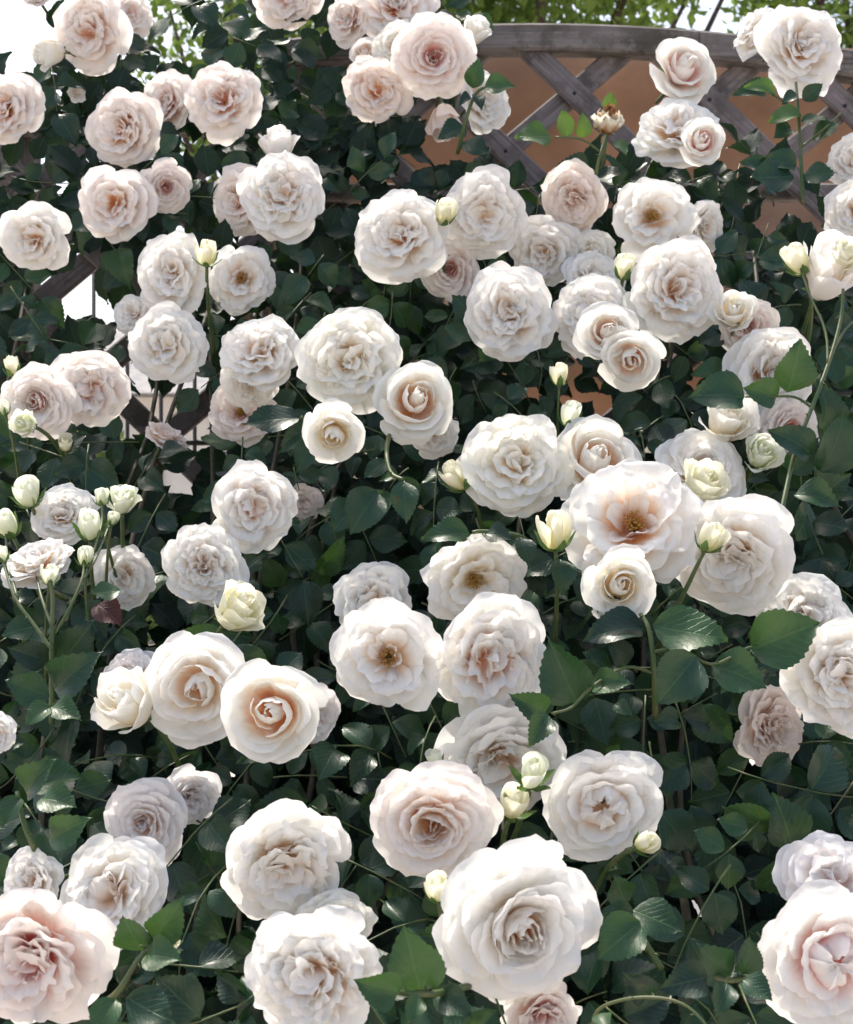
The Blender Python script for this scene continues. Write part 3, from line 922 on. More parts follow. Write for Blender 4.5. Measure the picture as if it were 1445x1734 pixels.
# x, y, width in the photograph, how far open, where it looks, tint, nearer or farther, what it is
F_, S_ = 'full', 'side'
ROSES = [
 (150,50,136,'full',(-.1,-.15,1),'p',.0,'full cream rose with ruffled centre against the pale sky at the top left'),
 (222,25,80,'full',(.5,.1,1),'p',.05,'pale pink rose peeking out behind the full cream rose at the top left'),
 (82,86,66,'side',(-.7,-.2,.8),'c',.0,'half open cream rose hanging beside the full cream rose at the top left'),
 (60,-10,48,'full',(0,.2,1),'p',.04,'small pink rose cut by the top edge near the left corner'),
 (8,180,128,'full',(-.15,0,1),'p',.0,'cream rose with deep apricot heart on the left edge above the wooden post','a'),
 (484,-8,112,'full',(0,-.2,1),'p',.03,'pale rose cut by the top edge with only its lower petals in view'),
 (588,28,84,'full',(-.5,0,1),'p',.05,'pink rose turned left in the top cluster, leftmost of that cluster'),
 (672,4,140,'full',(0,.15,1),'p',.02,'large blush rose cut by the top edge above the big pink cupped rose'),
 (735,95,138,'rosette',(.1,-.05,1),'p',-.05,'big cupped rose with a bright pink heart in the top cluster','r'),
 (672,75,90,'full',(-.5,.1,1),'c',.0,'cream rose mostly hidden behind the big cupped pink hearted rose'),
 (616,86,52,'half',(-.2,.1,1),'p',.03,'small peach rose wedged inside the top cluster'),
 (640,152,118,'full',(0,-.2,1),'f',.0,'peach coloured rose lowest on the left of the top cluster','a'),
 (806,52,58,'side',(.4,.6,.7),'c',.0,'small half open white rose touching the left end of the arched top rail'),
 (824,168,104,'full',(.6,-.1,.8),'w',.0,'white rose with green leaves lying over it below the arched rail'),
 (753,208,72,'side',(.1,-.9,.3),'f',.05,'faded dusky pink rose hanging down below the top cluster'),
 (206,216,130,'full',(-.1,-.2,1),'p',.0,'blush rose with apricot centre, lower left of the three side by side roses','a'),
 (280,172,106,'full',(-.1,-.05,1),'p',.03,'blush rose in the middle of the three side by side roses'),
 (378,166,134,'full',(.1,-.05,1),'p',-.02,'large blush rose, right of the three side by side roses'),
 (281,316,92,'rosette',(.3,-.1,1),'p',.02,'small pink rosette tucked beside the blush rose with the pink fanned centre','r'),
 (194,342,130,'full',(0,-.1,1),'p',-.01,'blush rose with a pink fanned centre left of the small pink rosette','a'),
 (54,402,120,'full',(-.05,-.1,1),'w',.0,'creamy white ruffled rose at the left edge below the wooden post'),
 (480,328,152,'flat',(.05,-.05,1),'w',-.03,'white rose with pointed outer petals under a single upright petal'),
 (470,243,72,'side',(0,.9,.5),'w',.02,'white half open rose standing up behind the pointed white rose'),
 (402,340,118,'full',(-.4,-.1,1),'p',.04,'pink rose half hidden behind the pointed white rose'),
 (292,462,136,'full',(-.1,-.05,1),'w',-.02,'white rose with blush centre directly below a yellowish bud'),
 (410,470,112,'open',(.2,.0,1),'w',.03,'open rose with golden stamens and a pink lower petal'),
 (226,532,70,'full',(-.2,.1,1),'w',.05,'white rose mostly hidden behind two white roses at the left'),
 (284,583,126,'full',(0,-.1,1),'w',.0,'blush white rose with a creamy yellow heart below the rose with the yellowish bud','c'),
 (439,592,144,'full',(-.1,.25,1),'w',-.03,'white layered rose turned slightly up left of the huge cream rose'),
 (425,652,100,'full',(.1,-.5,.8),'w',.02,'pale rose showing only its lower petals under the white layered rose'),
 (408,697,112,'open',(-.1,.0,1),'f',.06,'faded pink rose with brown stamens behind a long green leaf'),
 (591,608,182,'full',(-.05,.0,1),'c',-.06,'huge cream rose with a creased yellow centre'),
 (565,737,106,'half',(-.05,-.15,1),'c',-.08,'cup shaped cream rose opening below the huge cream rose'),
 (706,676,142,'half',(.15,.05,1),'c',-.06,'pale yellow rose with a tight peach bud heart right of the huge cream rose','a'),
 (738,737,86,'full',(.4,-.1,1),'w',.04,'white rose peeping out under the pale yellow rose'),
 (283,737,76,'full',(.3,.75,.25),'f',.10,'shaded brownish pink rose in the bright gap before the iron rods'),
 (64,681,124,'bowl',(-.1,.0,1),'p',-.04,'blush rosette with a tight pink swirl at the left side','r'),
 (152,659,134,'full',(.1,.0,1),'p',-.02,'blush rose with a pink heart right of the tight pink swirl rosette'),
 (107,868,106,'full',(0,.25,1),'w',-.02,'white rose among the green buds of the left flowering stem'),
 (62,948,124,'full',(-.2,.75,.6),'w',-.07,'white half open rose on the left flowering stem seen from its side'),
 (42,718,52,'side',(-.3,.1,1),'g',-.07,'greenish white half open rose touching the pink swirl rosette'),
 (208,846,60,'side',(.15,.7,.6),'g',-.06,'greenish white rose just opening at the right of the left flowering stem'),
 (210,978,108,'full',(.35,-.05,1),'w',.05,'white rose in shade behind the left flowering stem'),
 (346,957,140,'frill',(-.05,-.05,1),'w',.0,'fluffy white rose with many narrow ruffles at mid height'),
 (428,860,146,'full',(.05,-.1,1),'w',-.01,'white rose with peach centre above the fluffy white rose','p'),
 (405,1030,104,'side',(.55,.55,.6),'y',-.05,'pale yellow half open rose above the pair of large cream roses'),
 (515,852,64,'full',(.3,0,1),'f',.12,'dim pinkish rose in shade right of the white rose with peach centre'),
 (680,398,150,'full',(.0,.1,1),'w',-.02,'white rose turned slightly upward left of the small cream bud'),
 (819,360,142,'full',(.05,-.05,1),'w',-.01,'round white rose right of the small cream bud'),
 (764,455,108,'rosette',(-.05,-.1,1),'p',.06,'pink rosette below the small cream bud','r'),
 (970,338,110,'full',(0,-.3,1),'f',.02,'shaded dusky pink rose below the wilted one'),
 (1162,108,116,'half',(.25,.35,1),'c',-.02,'cream rose with a pink tipped bud heart before the arched rail','r'),
 (1150,215,138,'full',(-.15,.45,.8),'w',.0,'wide white rose facing up behind a half open rose with a pink tip'),
 (1193,235,80,'half',(.15,.2,1),'c',-.06,'half open cream rose with a pink tip in front of a wide white rose','r'),
 (1277,52,94,'full',(-.7,.35,.6),'w',.04,'white rose turned away behind the large white rose at the top right'),
 (1360,74,158,'full',(.05,.35,1),'w',-.02,'large white rose standing above the arched rail at the top right'),
 (1106,366,144,'open',(-.05,.1,1),'w',-.01,'white rose with a dark brown stamen centre'),
 (1195,385,88,'full',(.5,-.2,1),'w',.04,'white rose half hidden behind the dark centred white rose'),
 (920,428,122,'full',(-.1,-.35,1),'w',.06,'shaded greyish rose facing down above the row of white roses'),
 (1000,426,82,'full',(.0,.2,1),'c',.06,'small creamy white rose right of the shaded greyish rose'),
 (1150,488,172,'full',(.05,-.05,1),'w',-.04,'large white rose with a brown slit in its centre'),
 (862,526,166,'full',(-.1,-.05,1),'w',-.02,'large white rose with a small brown heart left of the clustered roses'),
 (1008,468,106,'full',(0,.35,1),'w',.05,'white rose top showing behind the clustered roses'),
 (998,532,136,'full',(-.25,.1,1),'w',.0,'layered white rose left of the peach spiral rose'),
 (1030,560,106,'half',(-.05,.05,1),'c',-.07,'cream rose with a peach spiral heart in the cluster','p'),
 (1068,610,106,'half',(-.3,-.15,1),'c',-.05,'cream rose looking down left below the peach spiral rose','p'),
 (1244,527,78,'side',(-.15,.3,.9),'c',-.03,'creamy white globe shaped rose in front of a pink rose'),
 (1268,552,96,'rosette',(.1,-.1,1),'p',.03,'pink rose behind the creamy globe shaped rose','r'),
 (1305,628,162,'full',(0,-.1,1),'w',.0,'white rose crossed by a big green leaf on the right'),
 (1232,710,108,'side',(.05,.45,.9),'c',-.02,'creamy cup shaped rose under the big toothed leaf'),
 (1338,727,114,'rosette',(.1,.0,1),'p',.04,'dusty pink rosette beside the thick green stem','r'),
 (1193,790,168,'rosette',(-.05,.55,.8),'w',.0,'wide white rose facing up above the pale green opening bud'),
 (1290,770,74,'side',(.1,.4,.8),'g',-.01,'small greenish white rose right of the wide upward facing rose'),
 (1193,818,92,'side',(.25,.55,.7),'y',-.06,'pale green yellow bud opening above the biggest upward facing rose'),
 (875,785,184,'full',(-.05,.0,1),'c',-.05,'large creamy rose with a deep creased heart left of a golden hearted rose'),
 (1018,770,160,'half',(.1,.3,1),'c',-.05,'cream rose with a golden orange bud heart','a'),
 (1073,882,240,'open',(-.05,.5,.85),'w',-.10,'biggest rose facing upward with an orange brown centre','a'),
 (1240,945,202,'full',(-.35,-.15,1),'w',-.06,'wide white rose turned down left beside the biggest upward facing rose'),
 (1053,992,124,'half',(-.1,.15,1),'c',-.12,'greenish white rose with a wrapped bud heart below the biggest rose','c'),
 (805,985,172,'open',(-.05,-.05,1),'w',.0,'white rose with a small golden heart above a pair of white roses','c'),
 (630,1017,136,'full',(-.15,.2,1),'w',.03,'greyish white rose behind the rose with brown stamens'),
 (656,1113,192,'open',(-.05,.05,1),'w',-.06,'white rose with a clump of brown stamens'),
 (834,1120,202,'full',(.05,.0,1),'w',-.04,'big white rose with peach folds right of the brown stamen rose','p'),
 (850,1295,216,'full',(.1,-.25,1),'w',.04,'shaded white rose behind the rosette with peach swirls'),
 (1021,1365,202,'star',(.0,.0,1),'w',-.01,'white rose with a star shaped centre'),
 (731,1396,212,'rosette',(-.05,.0,1),'p',-.04,'rosette with peach swirled centre at the lower middle','a'),
 (887,1570,276,'bowl',(.0,.0,1),'w',-.06,'largest round white rose with a spiral yellow heart at the bottom','a'),
 (485,1472,212,'flat',(.05,-.1,1),'w',-.02,'white rose with ragged pointed petals at the lower left of the middle'),
 (566,1570,130,'full',(.15,.2,1),'c',.02,'cream rose between two ruffled white roses near the bottom'),
 (530,1655,220,'frill',(.0,.15,1),'w',-.04,'frilly white rose at the bottom beside a pair of bright leaves'),
 (245,1394,146,'rosette',(-.1,.05,1),'l',.03,'shaded mauve pink rosette','p'),
 (322,1352,104,'full',(.2,-.1,1),'l',.07,'shaded mauve rose behind the shaded rosette'),
 (188,1512,200,'full',(-.15,.25,1),'w',.0,'white crumpled rose above the large pink hearted rose'),
 (50,1490,110,'full',(-.3,.3,1),'w',.02,'white rose petal edge rising behind the large pink hearted rose'),
 (52,1628,250,'full',(-.1,.0,1),'p',-.05,'large pink hearted rose at the lower left corner','r'),
 (330,1166,188,'cup',(.0,.05,1),'w',-.06,'large white rose with a closed rounded heart left of the apricot hearted rose'),
 (456,1207,172,'half',(.05,.0,1),'c',-.10,'cream rose with an apricot bud heart and a dropped lower petal','a'),
 (214,1188,120,'side',(-.35,.45,.7),'c',-.06,'half open cream rose leaning left with a hanging petal'),
 (215,1145,104,'full',(-.3,.2,.8),'l',.03,'mauve shaded rose behind the leaning half open rose'),
 (540,1208,96,'full',(.5,.1,.6),'l',.03,'mauve shaded rose behind the apricot hearted rose'),
 (-6,1243,70,'full',(.2,.1,1),'w',-.08,'white rose cut by the left edge at lower height'),
 (1365,1040,160,'full',(-.05,.4,.9),'w',.03,'white rose facing up behind the big rose on the right edge'),
 (1432,1145,212,'full',(-.25,.0,1),'w',-.06,'big white rose cut by the right edge'),
 (1312,1232,140,'full',(.1,.0,.8),'f',.08,'peach rose hidden in shade behind dark leaves on the right'),
 (1408,1625,232,'star',(.05,.0,1),'w',-.05,'large white rose with a pink mark in its heart at the lower right corner','r'),
 (1412,1500,180,'full',(-.1,.3,.9),'l',.02,'mauve tinted white rose behind the lower right corner rose'),
 (918,1725,130,'full',(.1,-.2,1),'p',.04,'pink rose showing under the largest round white rose','r'),
 (1450,270,96,'full',(-.2,0,1),'w',.0,'white rose cut by the right edge before the lattice below the arched rail'),
 (1455,356,116,'full',(-.2,.1,1),'w',.0,'white rose cut by the right edge just above the half open rose held high'),
 (1408,452,132,'side',(.2,.6,.6),'w',-.08,'half open white rose held high on the right flowering stem'),
 (1432,432,64,'side',(.3,.3,.8),'y',-.11,'greenish cream rose nested in the half open rose on the right stem'),
 (130,158,30,'full',(.1,0,1),'w',.06,'tiny pale rose in the dark leaves above the wooden rail'),
 (1030,205,62,'wilt',(.05,.9,.35),'b',-.03,'wilted brown rose before the tan canvas'),
 # buds
 (351,429,48,'bud',(.1,.85,.5),'y',-.06,'yellowish bud over the edge of a white rose'),
 (20,621,38,'bud',(-.2,.9,.3),'y',-.03,'pale bud above the pink swirl rosette'),
 (6,690,30,'bud',(-.2,.9,.3),'g',-.05,'green bud at the left edge beside the pink swirl rosette'),
 (112,752,36,'bud',(.2,.5,.8),'y',.0,'small cream bud below the pair of blush roses on the left'),
 (47,835,58,'bud',(-.1,.8,.6),'g',-.05,'fat pale green bud, highest on the left flowering stem'),
 (172,842,34,'bud',(.0,.95,.3),'g',-.07,'slim green bud with open sepals left of the opening greenish rose'),
 (153,890,60,'bud',(.15,.8,.6),'g',-.08,'plump pale green bud beside the white rose of the left stem'),
 (190,878,26,'bud',(.2,.9,.3),'g',-.07,'tiny green bud right of the plump pale green bud'),
 (12,888,56,'bud',(-.2,.75,.6),'g',-.06,'whitish bud at the left edge among the flowering stem'),
 (86,973,40,'bud',(.2,.9,.3),'g',-.10,'green bud before the half open side view rose'),
 (143,942,36,'bud',(.05,.95,.3),'g',-.10,'green bud with red tinted tip on a long stalk'),
 (4,938,30,'bud',(-.2,.95,.2),'g',-.09,'narrow green bud cut by the left edge'),
 (752,360,48,'bud',(.1,.7,.7),'y',-.05,'small cream bud between two white roses'),
 (1058,452,48,'bud',(.1,.85,.4),'y',-.03,'greenish yellow bud over the clustered white roses'),
 (773,806,62,'bud',(-.6,.75,.4),'y',-.03,'pale bud leaning left of the large creamy rose'),
 (968,702,50,'bud',(.2,.85,.5),'g',-.05,'pale green bud above the golden hearted rose'),
 (949,634,42,'bud',(.05,.95,.3),'y',-.06,'pointed bud with long sepals on a thin stalk'),
 (1204,910,58,'bud',(.35,.85,.3),'y',-.13,'green bud with spreading sepals between the two wide roses'),
 (939,900,74,'bud',(-.1,.9,.4),'y',-.11,'yellow bud left of the biggest upward facing rose'),
 (901,1308,72,'bud',(.05,.75,.7),'g',-.06,'plump greenish bud with frilled petals before the shaded white rose'),
 (873,1362,70,'bud',(.2,.7,.6),'y',-.02,'pale yellow green bud below the plump greenish bud'),
 (738,1284,36,'bud',(-.2,.9,.4),'g',.0,'small green bud left of the shaded white rose'),
 (1093,1428,50,'bud',(.5,.4,.7),'y',-.02,'peach tinted bud at the edge of the star centred rose'),
 (741,1504,56,'bud',(-.1,.9,.4),'y',-.07,'green and pink bud between the peach rosette and the largest rose'),
 (289,1597,42,'bud',(.5,.6,.6),'y',-.02,'peach bud half covered by leaves near the lower left'),
 (1350,440,60,'bud',(-.5,.75,.4),'y',-.09,'pale yellow bud left on the right flowering stem'),
]
for r in ROSES:
    rose(*r[:8], deep=r[8] if len(r) > 8 else None, stem=.09 if r[3] == 'bud' else .08 if r[3] in ('side', 'wilt') else .05)
# ---------------------------------------------------------------- the climbing rose: canes, leaf sprays, inner foliage
# clear places in the hedge where one looks through: x, y, half width, half height
HOLES = [(120, 496, 36, 42), (24, 268, 8, 8), (580, 92, 26, 16), (195, 512, 18, 14), (106, 262, 16, 14), (250, 684, 48, 44), (308, 700, 44, 40), (345, 758, 18, 14),
         (332, 806, 30, 20), (16, 50, 46, 60), (300, 55, 22, 18), (255, 20, 22, 26), (252, 1082, 14, 26), (1015, 690, 38, 34), (330, 250, 20, 30),
         (1332, 352, 52, 26), (1418, 285, 26, 30), (1010, 140, 200, 90), (1250, 170, 60, 60), (940, 240, 120, 22), (1160, 1392, 12, 14), (710, 775, 10, 10)]
def in_hole(px, py, m=0.0):
    for x, y, a, b in HOLES:
        if ((px - x) / (a + m)) ** 2 + ((py - y) / (b + m)) ** 2 < 1:
            return True
    return False
def leafy(px, py):
    """how thick the foliage is here, 0 to 1"""
    if in_hole(px, py):
        return 0.0
    if px > 790 and py < 250:
        return 0.0
    if px > 690 and py < 330:
        return 0.12 + 0.35 * max(0, (py - 250) / 80) if px < 1240 else 0.65
    if px > 1180 and py < 460:
        return 0.6
    if px < 470 and py < 130:
        return 0.30 + 0.4 * max(0, py) / 130
    if px <= 700 and py < 60:
        return 0.45
    if px < 480 and 430 < py < 830:
        return 0.72
    if 480 <= px < 800 and py < 460:
        return 1.0
    return 1.0

bush = thing('climbing_rose', 'climbing rose bush with dark glossy leaves covering the wooden trellis', 'rose bush', Matrix.Translation((0, 1.75, 0)))
BI = bush.matrix_basis.inverted()

def cane(pts, r0, r1, mat=M_CANE):
    pts = [Vector(p) for p in pts]
    dense = []
    for i in range(len(pts) - 1):
        p0, p1, p2, p3 = pts[max(i - 1, 0)], pts[i], pts[i + 1], pts[min(i + 2, len(pts) - 1)]
        for t in np.linspace(0, 1, 6)[:-1 if i < len(pts) - 2 else None]:
            dense.append(0.5 * ((2 * p1) + (p2 - p0) * t + (2 * p0 - 5 * p1 + 4 * p2 - p3) * t * t + (3 * p1 - p0 - 3 * p2 + p3) * t ** 3))
    n = len(dense)
    me = MB().tube([BI @ p for p in dense], [r0 + (r1 - r0) * i / (n - 1) for i in range(n)], 7).mesh('cane')
    return obj('cane', me, mat, bush)
for i in range(26):
    x0 = rnd.uniform(-.6, .6)
    x1 = x0 + rnd.uniform(-.5, .5)
    top = rnd.uniform(1.3, 2.1)
    pts = [(x0 * .5, 1.9 + rnd.uniform(-.1, .1), 0)]
    for k in range(1, 7):
        t = k / 6
        z = top * t
        py = 867 - (z - 1.5) / 1.7 * FPX
        pts.append((x0 + (x1 - x0) * t + rnd.uniform(-.06, .06), min(surf(py) + rnd.uniform(.10, .30), 2.04), z))
    cane(pts, rnd.uniform(.004, .008), .0025)

BL = [(r[0], r[1], r[2] / 2 * (1.38 if r[6] > .015 else 1.0)) for r in ROSES]
def cover(px, py):
    return min(math.hypot(px - x, py - y) / r for x, y, r in BL)

def leaf_normal(tilt=0.55):
    return Vector((rnd.gauss(0, .42), -1.0, tilt + rnd.gauss(0, .40)))

# sprays: spread evenly over the leafy parts of the hedge face that no flower hides
spots, tries = [], 0
NSPRAY = 292
while len(spots) < NSPRAY and tries < 60000:
    tries += 1
    px, py = rnd.uniform(-60, 1505), rnd.uniform(-40, 1790)
    dens = leafy(px, py)
    if rnd.random() > dens or cover(px, py) < 0.72 or in_hole(px, py, 44):
        continue
    gap = 50 + 26 * max(0, py) / 1734 if tries < 30000 else 34 + 18 * max(0, py) / 1734
    if any(math.hypot(px - a, py - b) < gap for a, b in spots):
        continue
    spots.append((px, py))
for px, py in spots:
    Y = surf(py) + rnd.uniform(.03, .15)
    loc = at(px, py, Y)
    a = rnd.gauss(-math.pi / 2, 1.3)
    ydir = Vector((math.cos(a), -0.35 + rnd.uniform(-.25, .25), math.sin(a)))
    key = 'd' if rnd.random() < .76 else 'f'
    if py < 330 and px > 690:
        key = rnd.choice('dddf')
    if py < 160:
        key = rnd.choice('ddff')
    size = rnd.uniform(.034, .050)
    spray(bush, loc - ydir.normalized() * size * 1.1, ydir, leaf_normal(), size, key, rnd.choice((5, 5, 3)))

# inner foliage behind the sprays: too many to count
V0, F0, _ = leaf_mesh('fill', 900, 6, .33, .16, .3)
V0 = np.array(V0); F0 = np.array(F0)
allV, allF, allUV = [], [], []
UV0 = np.array(_)
n = 0
count = 0
while count < 7000:
    px, py = rnd.uniform(-160, 1605), rnd.uniform(-90, 1950)
    depth = .21 + .34 * rnd.random() ** .8 if py > 420 else rnd.uniform(.06, .20)
    dens = leafy(px, py)
    if rnd.random() > dens or in_hole(px, py, 24):
        continue
    if py < 430 and rnd.random() < .35:
        continue
    Y = min(surf(py) + depth, 2.30 if py > 500 else 2.07)
    p = at(px, py, Y)
    if p.z < 0.3:
        continue
    a = rnd.uniform(0, 6.28)
    M = frame(p, (math.cos(a), rnd.uniform(-.4, .4), math.sin(a)), leaf_normal(.5), rnd.uniform(.034, .055))
    R = np.array(M.to_3x3()); T = np.array(M.translation) - np.array(bush.location)
    allV.append(V0 @ R.T + T); allF.append(F0 + n); allUV.append(UV0)
    n += len(V0); count += 1
# deeper layers low down, where hardly any light comes through
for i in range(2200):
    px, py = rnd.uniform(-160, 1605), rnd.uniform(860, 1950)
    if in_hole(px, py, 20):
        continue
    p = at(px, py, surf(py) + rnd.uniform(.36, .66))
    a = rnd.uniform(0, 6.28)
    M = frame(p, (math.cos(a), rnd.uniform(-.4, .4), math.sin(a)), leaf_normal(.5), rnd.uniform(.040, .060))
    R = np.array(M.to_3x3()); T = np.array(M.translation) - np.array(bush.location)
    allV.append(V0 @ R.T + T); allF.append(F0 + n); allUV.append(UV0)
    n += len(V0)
# lower skirt of the hedge down to the soil
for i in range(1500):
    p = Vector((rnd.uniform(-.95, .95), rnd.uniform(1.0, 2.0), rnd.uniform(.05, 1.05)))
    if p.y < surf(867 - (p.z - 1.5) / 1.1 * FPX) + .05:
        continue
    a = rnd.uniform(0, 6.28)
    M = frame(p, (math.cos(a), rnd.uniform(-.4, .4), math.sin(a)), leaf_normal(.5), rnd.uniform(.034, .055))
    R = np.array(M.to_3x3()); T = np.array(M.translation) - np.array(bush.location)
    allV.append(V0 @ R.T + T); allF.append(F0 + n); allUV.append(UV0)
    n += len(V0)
obj('foliage', mesh_from('foliage', np.concatenate(allV), np.concatenate(allF), np.concatenate(allUV)), M_INNER_SHADE, bush, kind='stuff')

# ---------------------------------------------------------------- single shoots with leaves one can pick out
def shoot(name, label, stems, leaves, base, thick=.0024, dy=-.05):
    """stems: lists of (x, y, nearer/farther); leaves: (base x, base y, tip x, tip y, key, lean up, lean right)"""
    O = at(base[0], base[1], surf(base[1]) + dy)
    root = thing(name, label, 'rose shoot', Matrix.Translation(O), 'leafy shoots standing out from the rose bush')
    for k, st in enumerate(stems):
        pts = [Vector(at(x, y, surf(y) + d)) - O for x, y, d in st]
        dense = []
        for i in range(len(pts) - 1):
            p0, p1, p2, p3 = pts[max(i - 1, 0)], pts[i], pts[i + 1], pts[min(i + 2, len(pts) - 1)]
            for t in np.linspace(0, 1, 5)[:-1 if i < len(pts) - 2 else None]:
                dense.append(0.5 * ((2 * p1) + (p2 - p0) * t + (2 * p0 - 5 * p1 + 4 * p2 - p3) * t * t + (3 * p1 - p0 - 3 * p2 + p3) * t ** 3))
        m = len(dense)
        th = thick * (1.0 if k == 0 else .6)
        tb = MB()
        for q in range(2, m - 2, 3):
            dd = (dense[q + 1] - dense[q]).normalized()
            sd = (dd.orthogonal() if q % 2 else dd.cross(dd.orthogonal())).normalized() * (1 if rnd.random() < .5 else -1)
            p = dense[q] + dd * rnd.uniform(0, .006)
            tb.tube([p, p + sd * th * 1.8 - dd * .0006, p + sd * th * 2.9 - dd * .0022], [th * .55, th * .28, th * .02], 5)
        tb.tube(dense, [th * (1.1 - .35 * i / (m - 1)) for i in range(m)], 7)
        obj('stem', tb.mesh('stem'), M_STEM, root)
    for lf in leaves:
        bx, by, tx, ty, key = lf[:5]
        up, rt = (lf[5], lf[6]) if len(lf) > 6 else (.35, 0)
        d = lf[7] if len(lf) > 7 else dy
        Y = surf((by + ty) / 2) + d
        a, b = at(bx, by, Y + .01), at(tx, ty, Y - .006)
        b = a + (b - a) * .95
        v = b - a
        me = LEAF_ME[key][rnd.randrange(8)]
        obj('leaf', me, None, root, Matrix.Translation(-O) @ frame(a, v, Vector((rt, -1, up)), v.length))
    return root

shoot('rose_shoot', 'tall green flowering stem with toothed leaves near the right edge',
      [[(1290, 985, .0), (1318, 890, -.05), (1345, 770, -.06), (1375, 690, -.07), (1405, 610, -.08), (1424, 540, -.09), (1428, 490, -.10)],
       [(1402, 616, -.08), (1398, 560, -.085), (1372, 500, -.09), (1356, 455, -.09)], [(1345, 770, -.06), (1360, 745, -.06), (1370, 730, -.06)],
       [(1375, 690, -.07), (1345, 672, -.075), (1300, 672, -.08), (1262, 672, -.08)], [(1408, 600, -.08), (1430, 560, -.07), (1450, 540, -.06)]],
      [(1262, 672, 1168, 664, 'd', .5, 0, -.10), (1318, 672, 1262, 655, 'f', .1, -.2, -.09), (1335, 665, 1360, 570, 'f', .0, .2, -.09),
       (1378, 770, 1305, 722, 'd', .45, -.1, -.08), (1375, 850, 1445, 800, 'd', .2, .2, -.07), (1345, 835, 1432, 850, 'f', .6, 0, -.08),
       (1392, 800, 1440, 700, 'd', .1, .4, -.06), (1400, 730, 1398, 640, 'd', .2, .4, -.05), (1335, 800, 1390, 740, 'd', .1, .1, -.04)], (1345, 770))
shoot('rose_shoot', 'green stem carrying a crowd of buds above dark leaves near the left edge',
      [[(88, 1225, .02), (88, 1150, -.03), (88, 1080, -.07), (90, 1020, -.09), (86, 985, -.10)],
       [(92, 1075, -.07), (118, 1030, -.09), (138, 985, -.10), (143, 955, -.10)], [(88, 1100, -.07), (60, 1060, -.08), (25, 1010, -.09), (5, 950, -.09)],
       [(140, 985, -.09), (165, 940, -.08), (185, 890, -.07)], [(88, 1060, -.08), (70, 1010, -.08), (62, 975, -.07)], [(150, 960, -.09), (172, 890, -.07), (172, 855, -.07)],
       [(30, 1015, -.08), (14, 950, -.06), (10, 905, -.06)]],
      [(90, 1140, 160, 1050, 'd', .2, .3, -.05), (88, 1170, 165, 1105, 'd', .3, .2, -.06), (84, 1180, 5, 1150, 'd', .4, -.2, -.06),
       (86, 1195, 40, 1225, 'f', .8, 0, -.08), (86, 1195, 138, 1215, 'f', .8, .1, -.08), (84, 1120, 10, 1095, 'd', .3, -.1, -.04),
       (60, 1060, 0, 1075, 'd', .3, -.2, -.06), (70, 1060, 20, 1020, 'd', .1, -.3, -.05), (165, 1022, 206, 1056, 'r', .3, .3, -.01),
       (205, 1000, 150, 1005, 'f', .8, 0, -.06)], (88, 1150))
shoot('rose_shoot', 'branching shoot with large pointed leaves right of the middle',
      [[(1110, 1215, .0), (1108, 1150, -.06), (1105, 1105, -.09), (1098, 1062, -.11), (1085, 1040, -.11)],
       [(1106, 1140, -.07), (1060, 1130, -.08), (1000, 1165, -.09), (968, 1198, -.09), (935, 1208, -.09)],
       [(1105, 1105, -.09), (1150, 1098, -.10), (1205, 1125, -.10), (1260, 1100, -.10), (1275, 1095, -.10)]],
      [(1270, 1100, 1395, 1052, 'f', .15, 0, -.11), (1105, 1060, 1240, 1082, 'f', .7, 0, -.11), (1180, 1110, 1112, 1195, 'd', .2, 0, -.10),
       (1205, 1125, 1305, 1162, 'f', .5, 0, -.09), (978, 1190, 928, 1082, 'd', .1, -.2, -.10), (932, 1210, 895, 1262, 'f', .1, -.2, -.11),
       (928, 1205, 866, 1178, 'f', .1, -.2, -.105), (1060, 1130, 1030, 1070, 'd', .6, 0, -.07), (1040, 1140, 990, 1100, 'd', .9, 0, -.07),
       (1000, 1165, 1070, 1150, 'f', .7, 0, -.09), (1090, 1060, 985, 1075, 'd', 1.0, 0, -.10), (1080, 1070, 1000, 1010, 'd', .4, -.1, -.08),
       (1040, 1190, 1070, 1210, 'd', .3, 0, -.05)], (1108, 1150))
shoot('rose_shoot', 'pair of bright green leaves beside the frilly white rose at the bottom',
      [[(800, 1668, .0), (740, 1682, -.05), (690, 1682, -.07), (672, 1680, -.08)]],
      [(676, 1680, 600, 1662, 'f', .2, -.2, -.10), (712, 1680, 686, 1572, 'f', .1, .1, -.09), (712, 1684, 690, 1734, 'f', .3, .1, -.07),
       (740, 1682, 800, 1720, 'd', .5, .1, -.04)], (712, 1682))
shoot('rose_shoot', 'five part dark leaf in the lower right beside the corner rose',
      [[(1330, 1600, .05), (1290, 1642, .0), (1240, 1660, -.03), (1200, 1650, -.03)]],
      [(1235, 1658, 1180, 1598, 'd', .4, -.2, -.05), (1258, 1650, 1275, 1590, 'd', .4, .2, -.05), (1200, 1655, 1117, 1672, 'd', .5, -.2, -.05),
       (1232, 1662, 1215, 1722, 'd', .4, 0, -.05), (1258, 1658, 1310, 1692, 'd', .5, .2, -.05)], (1290, 1642))
shoot('rose_shoot', 'leafy shoot with a round leaf over the crumpled white rose at the lower left',
      [[(175, 1700, .0), (200, 1680, -.04), (225, 1640, -.06), (245, 1612, -.07), (258, 1598, -.07)]],
      [(240, 1612, 205, 1550, 'f', .2, -.2, -.08), (258, 1595, 310, 1525, 'f', .1, .2, -.09), (246, 1616, 305, 1622, 'f', .7, 0, -.08),
       (225, 1645, 268, 1650, 'd', .5, 0, -.06), (200, 1680, 270, 1640, 'd', .4, .2, -.05), (195, 1690, 160, 1760, 'f', .4, -.2, -.06), (215, 1690, 300, 1734, 'd', .5, 0, -.05)], (225, 1645))
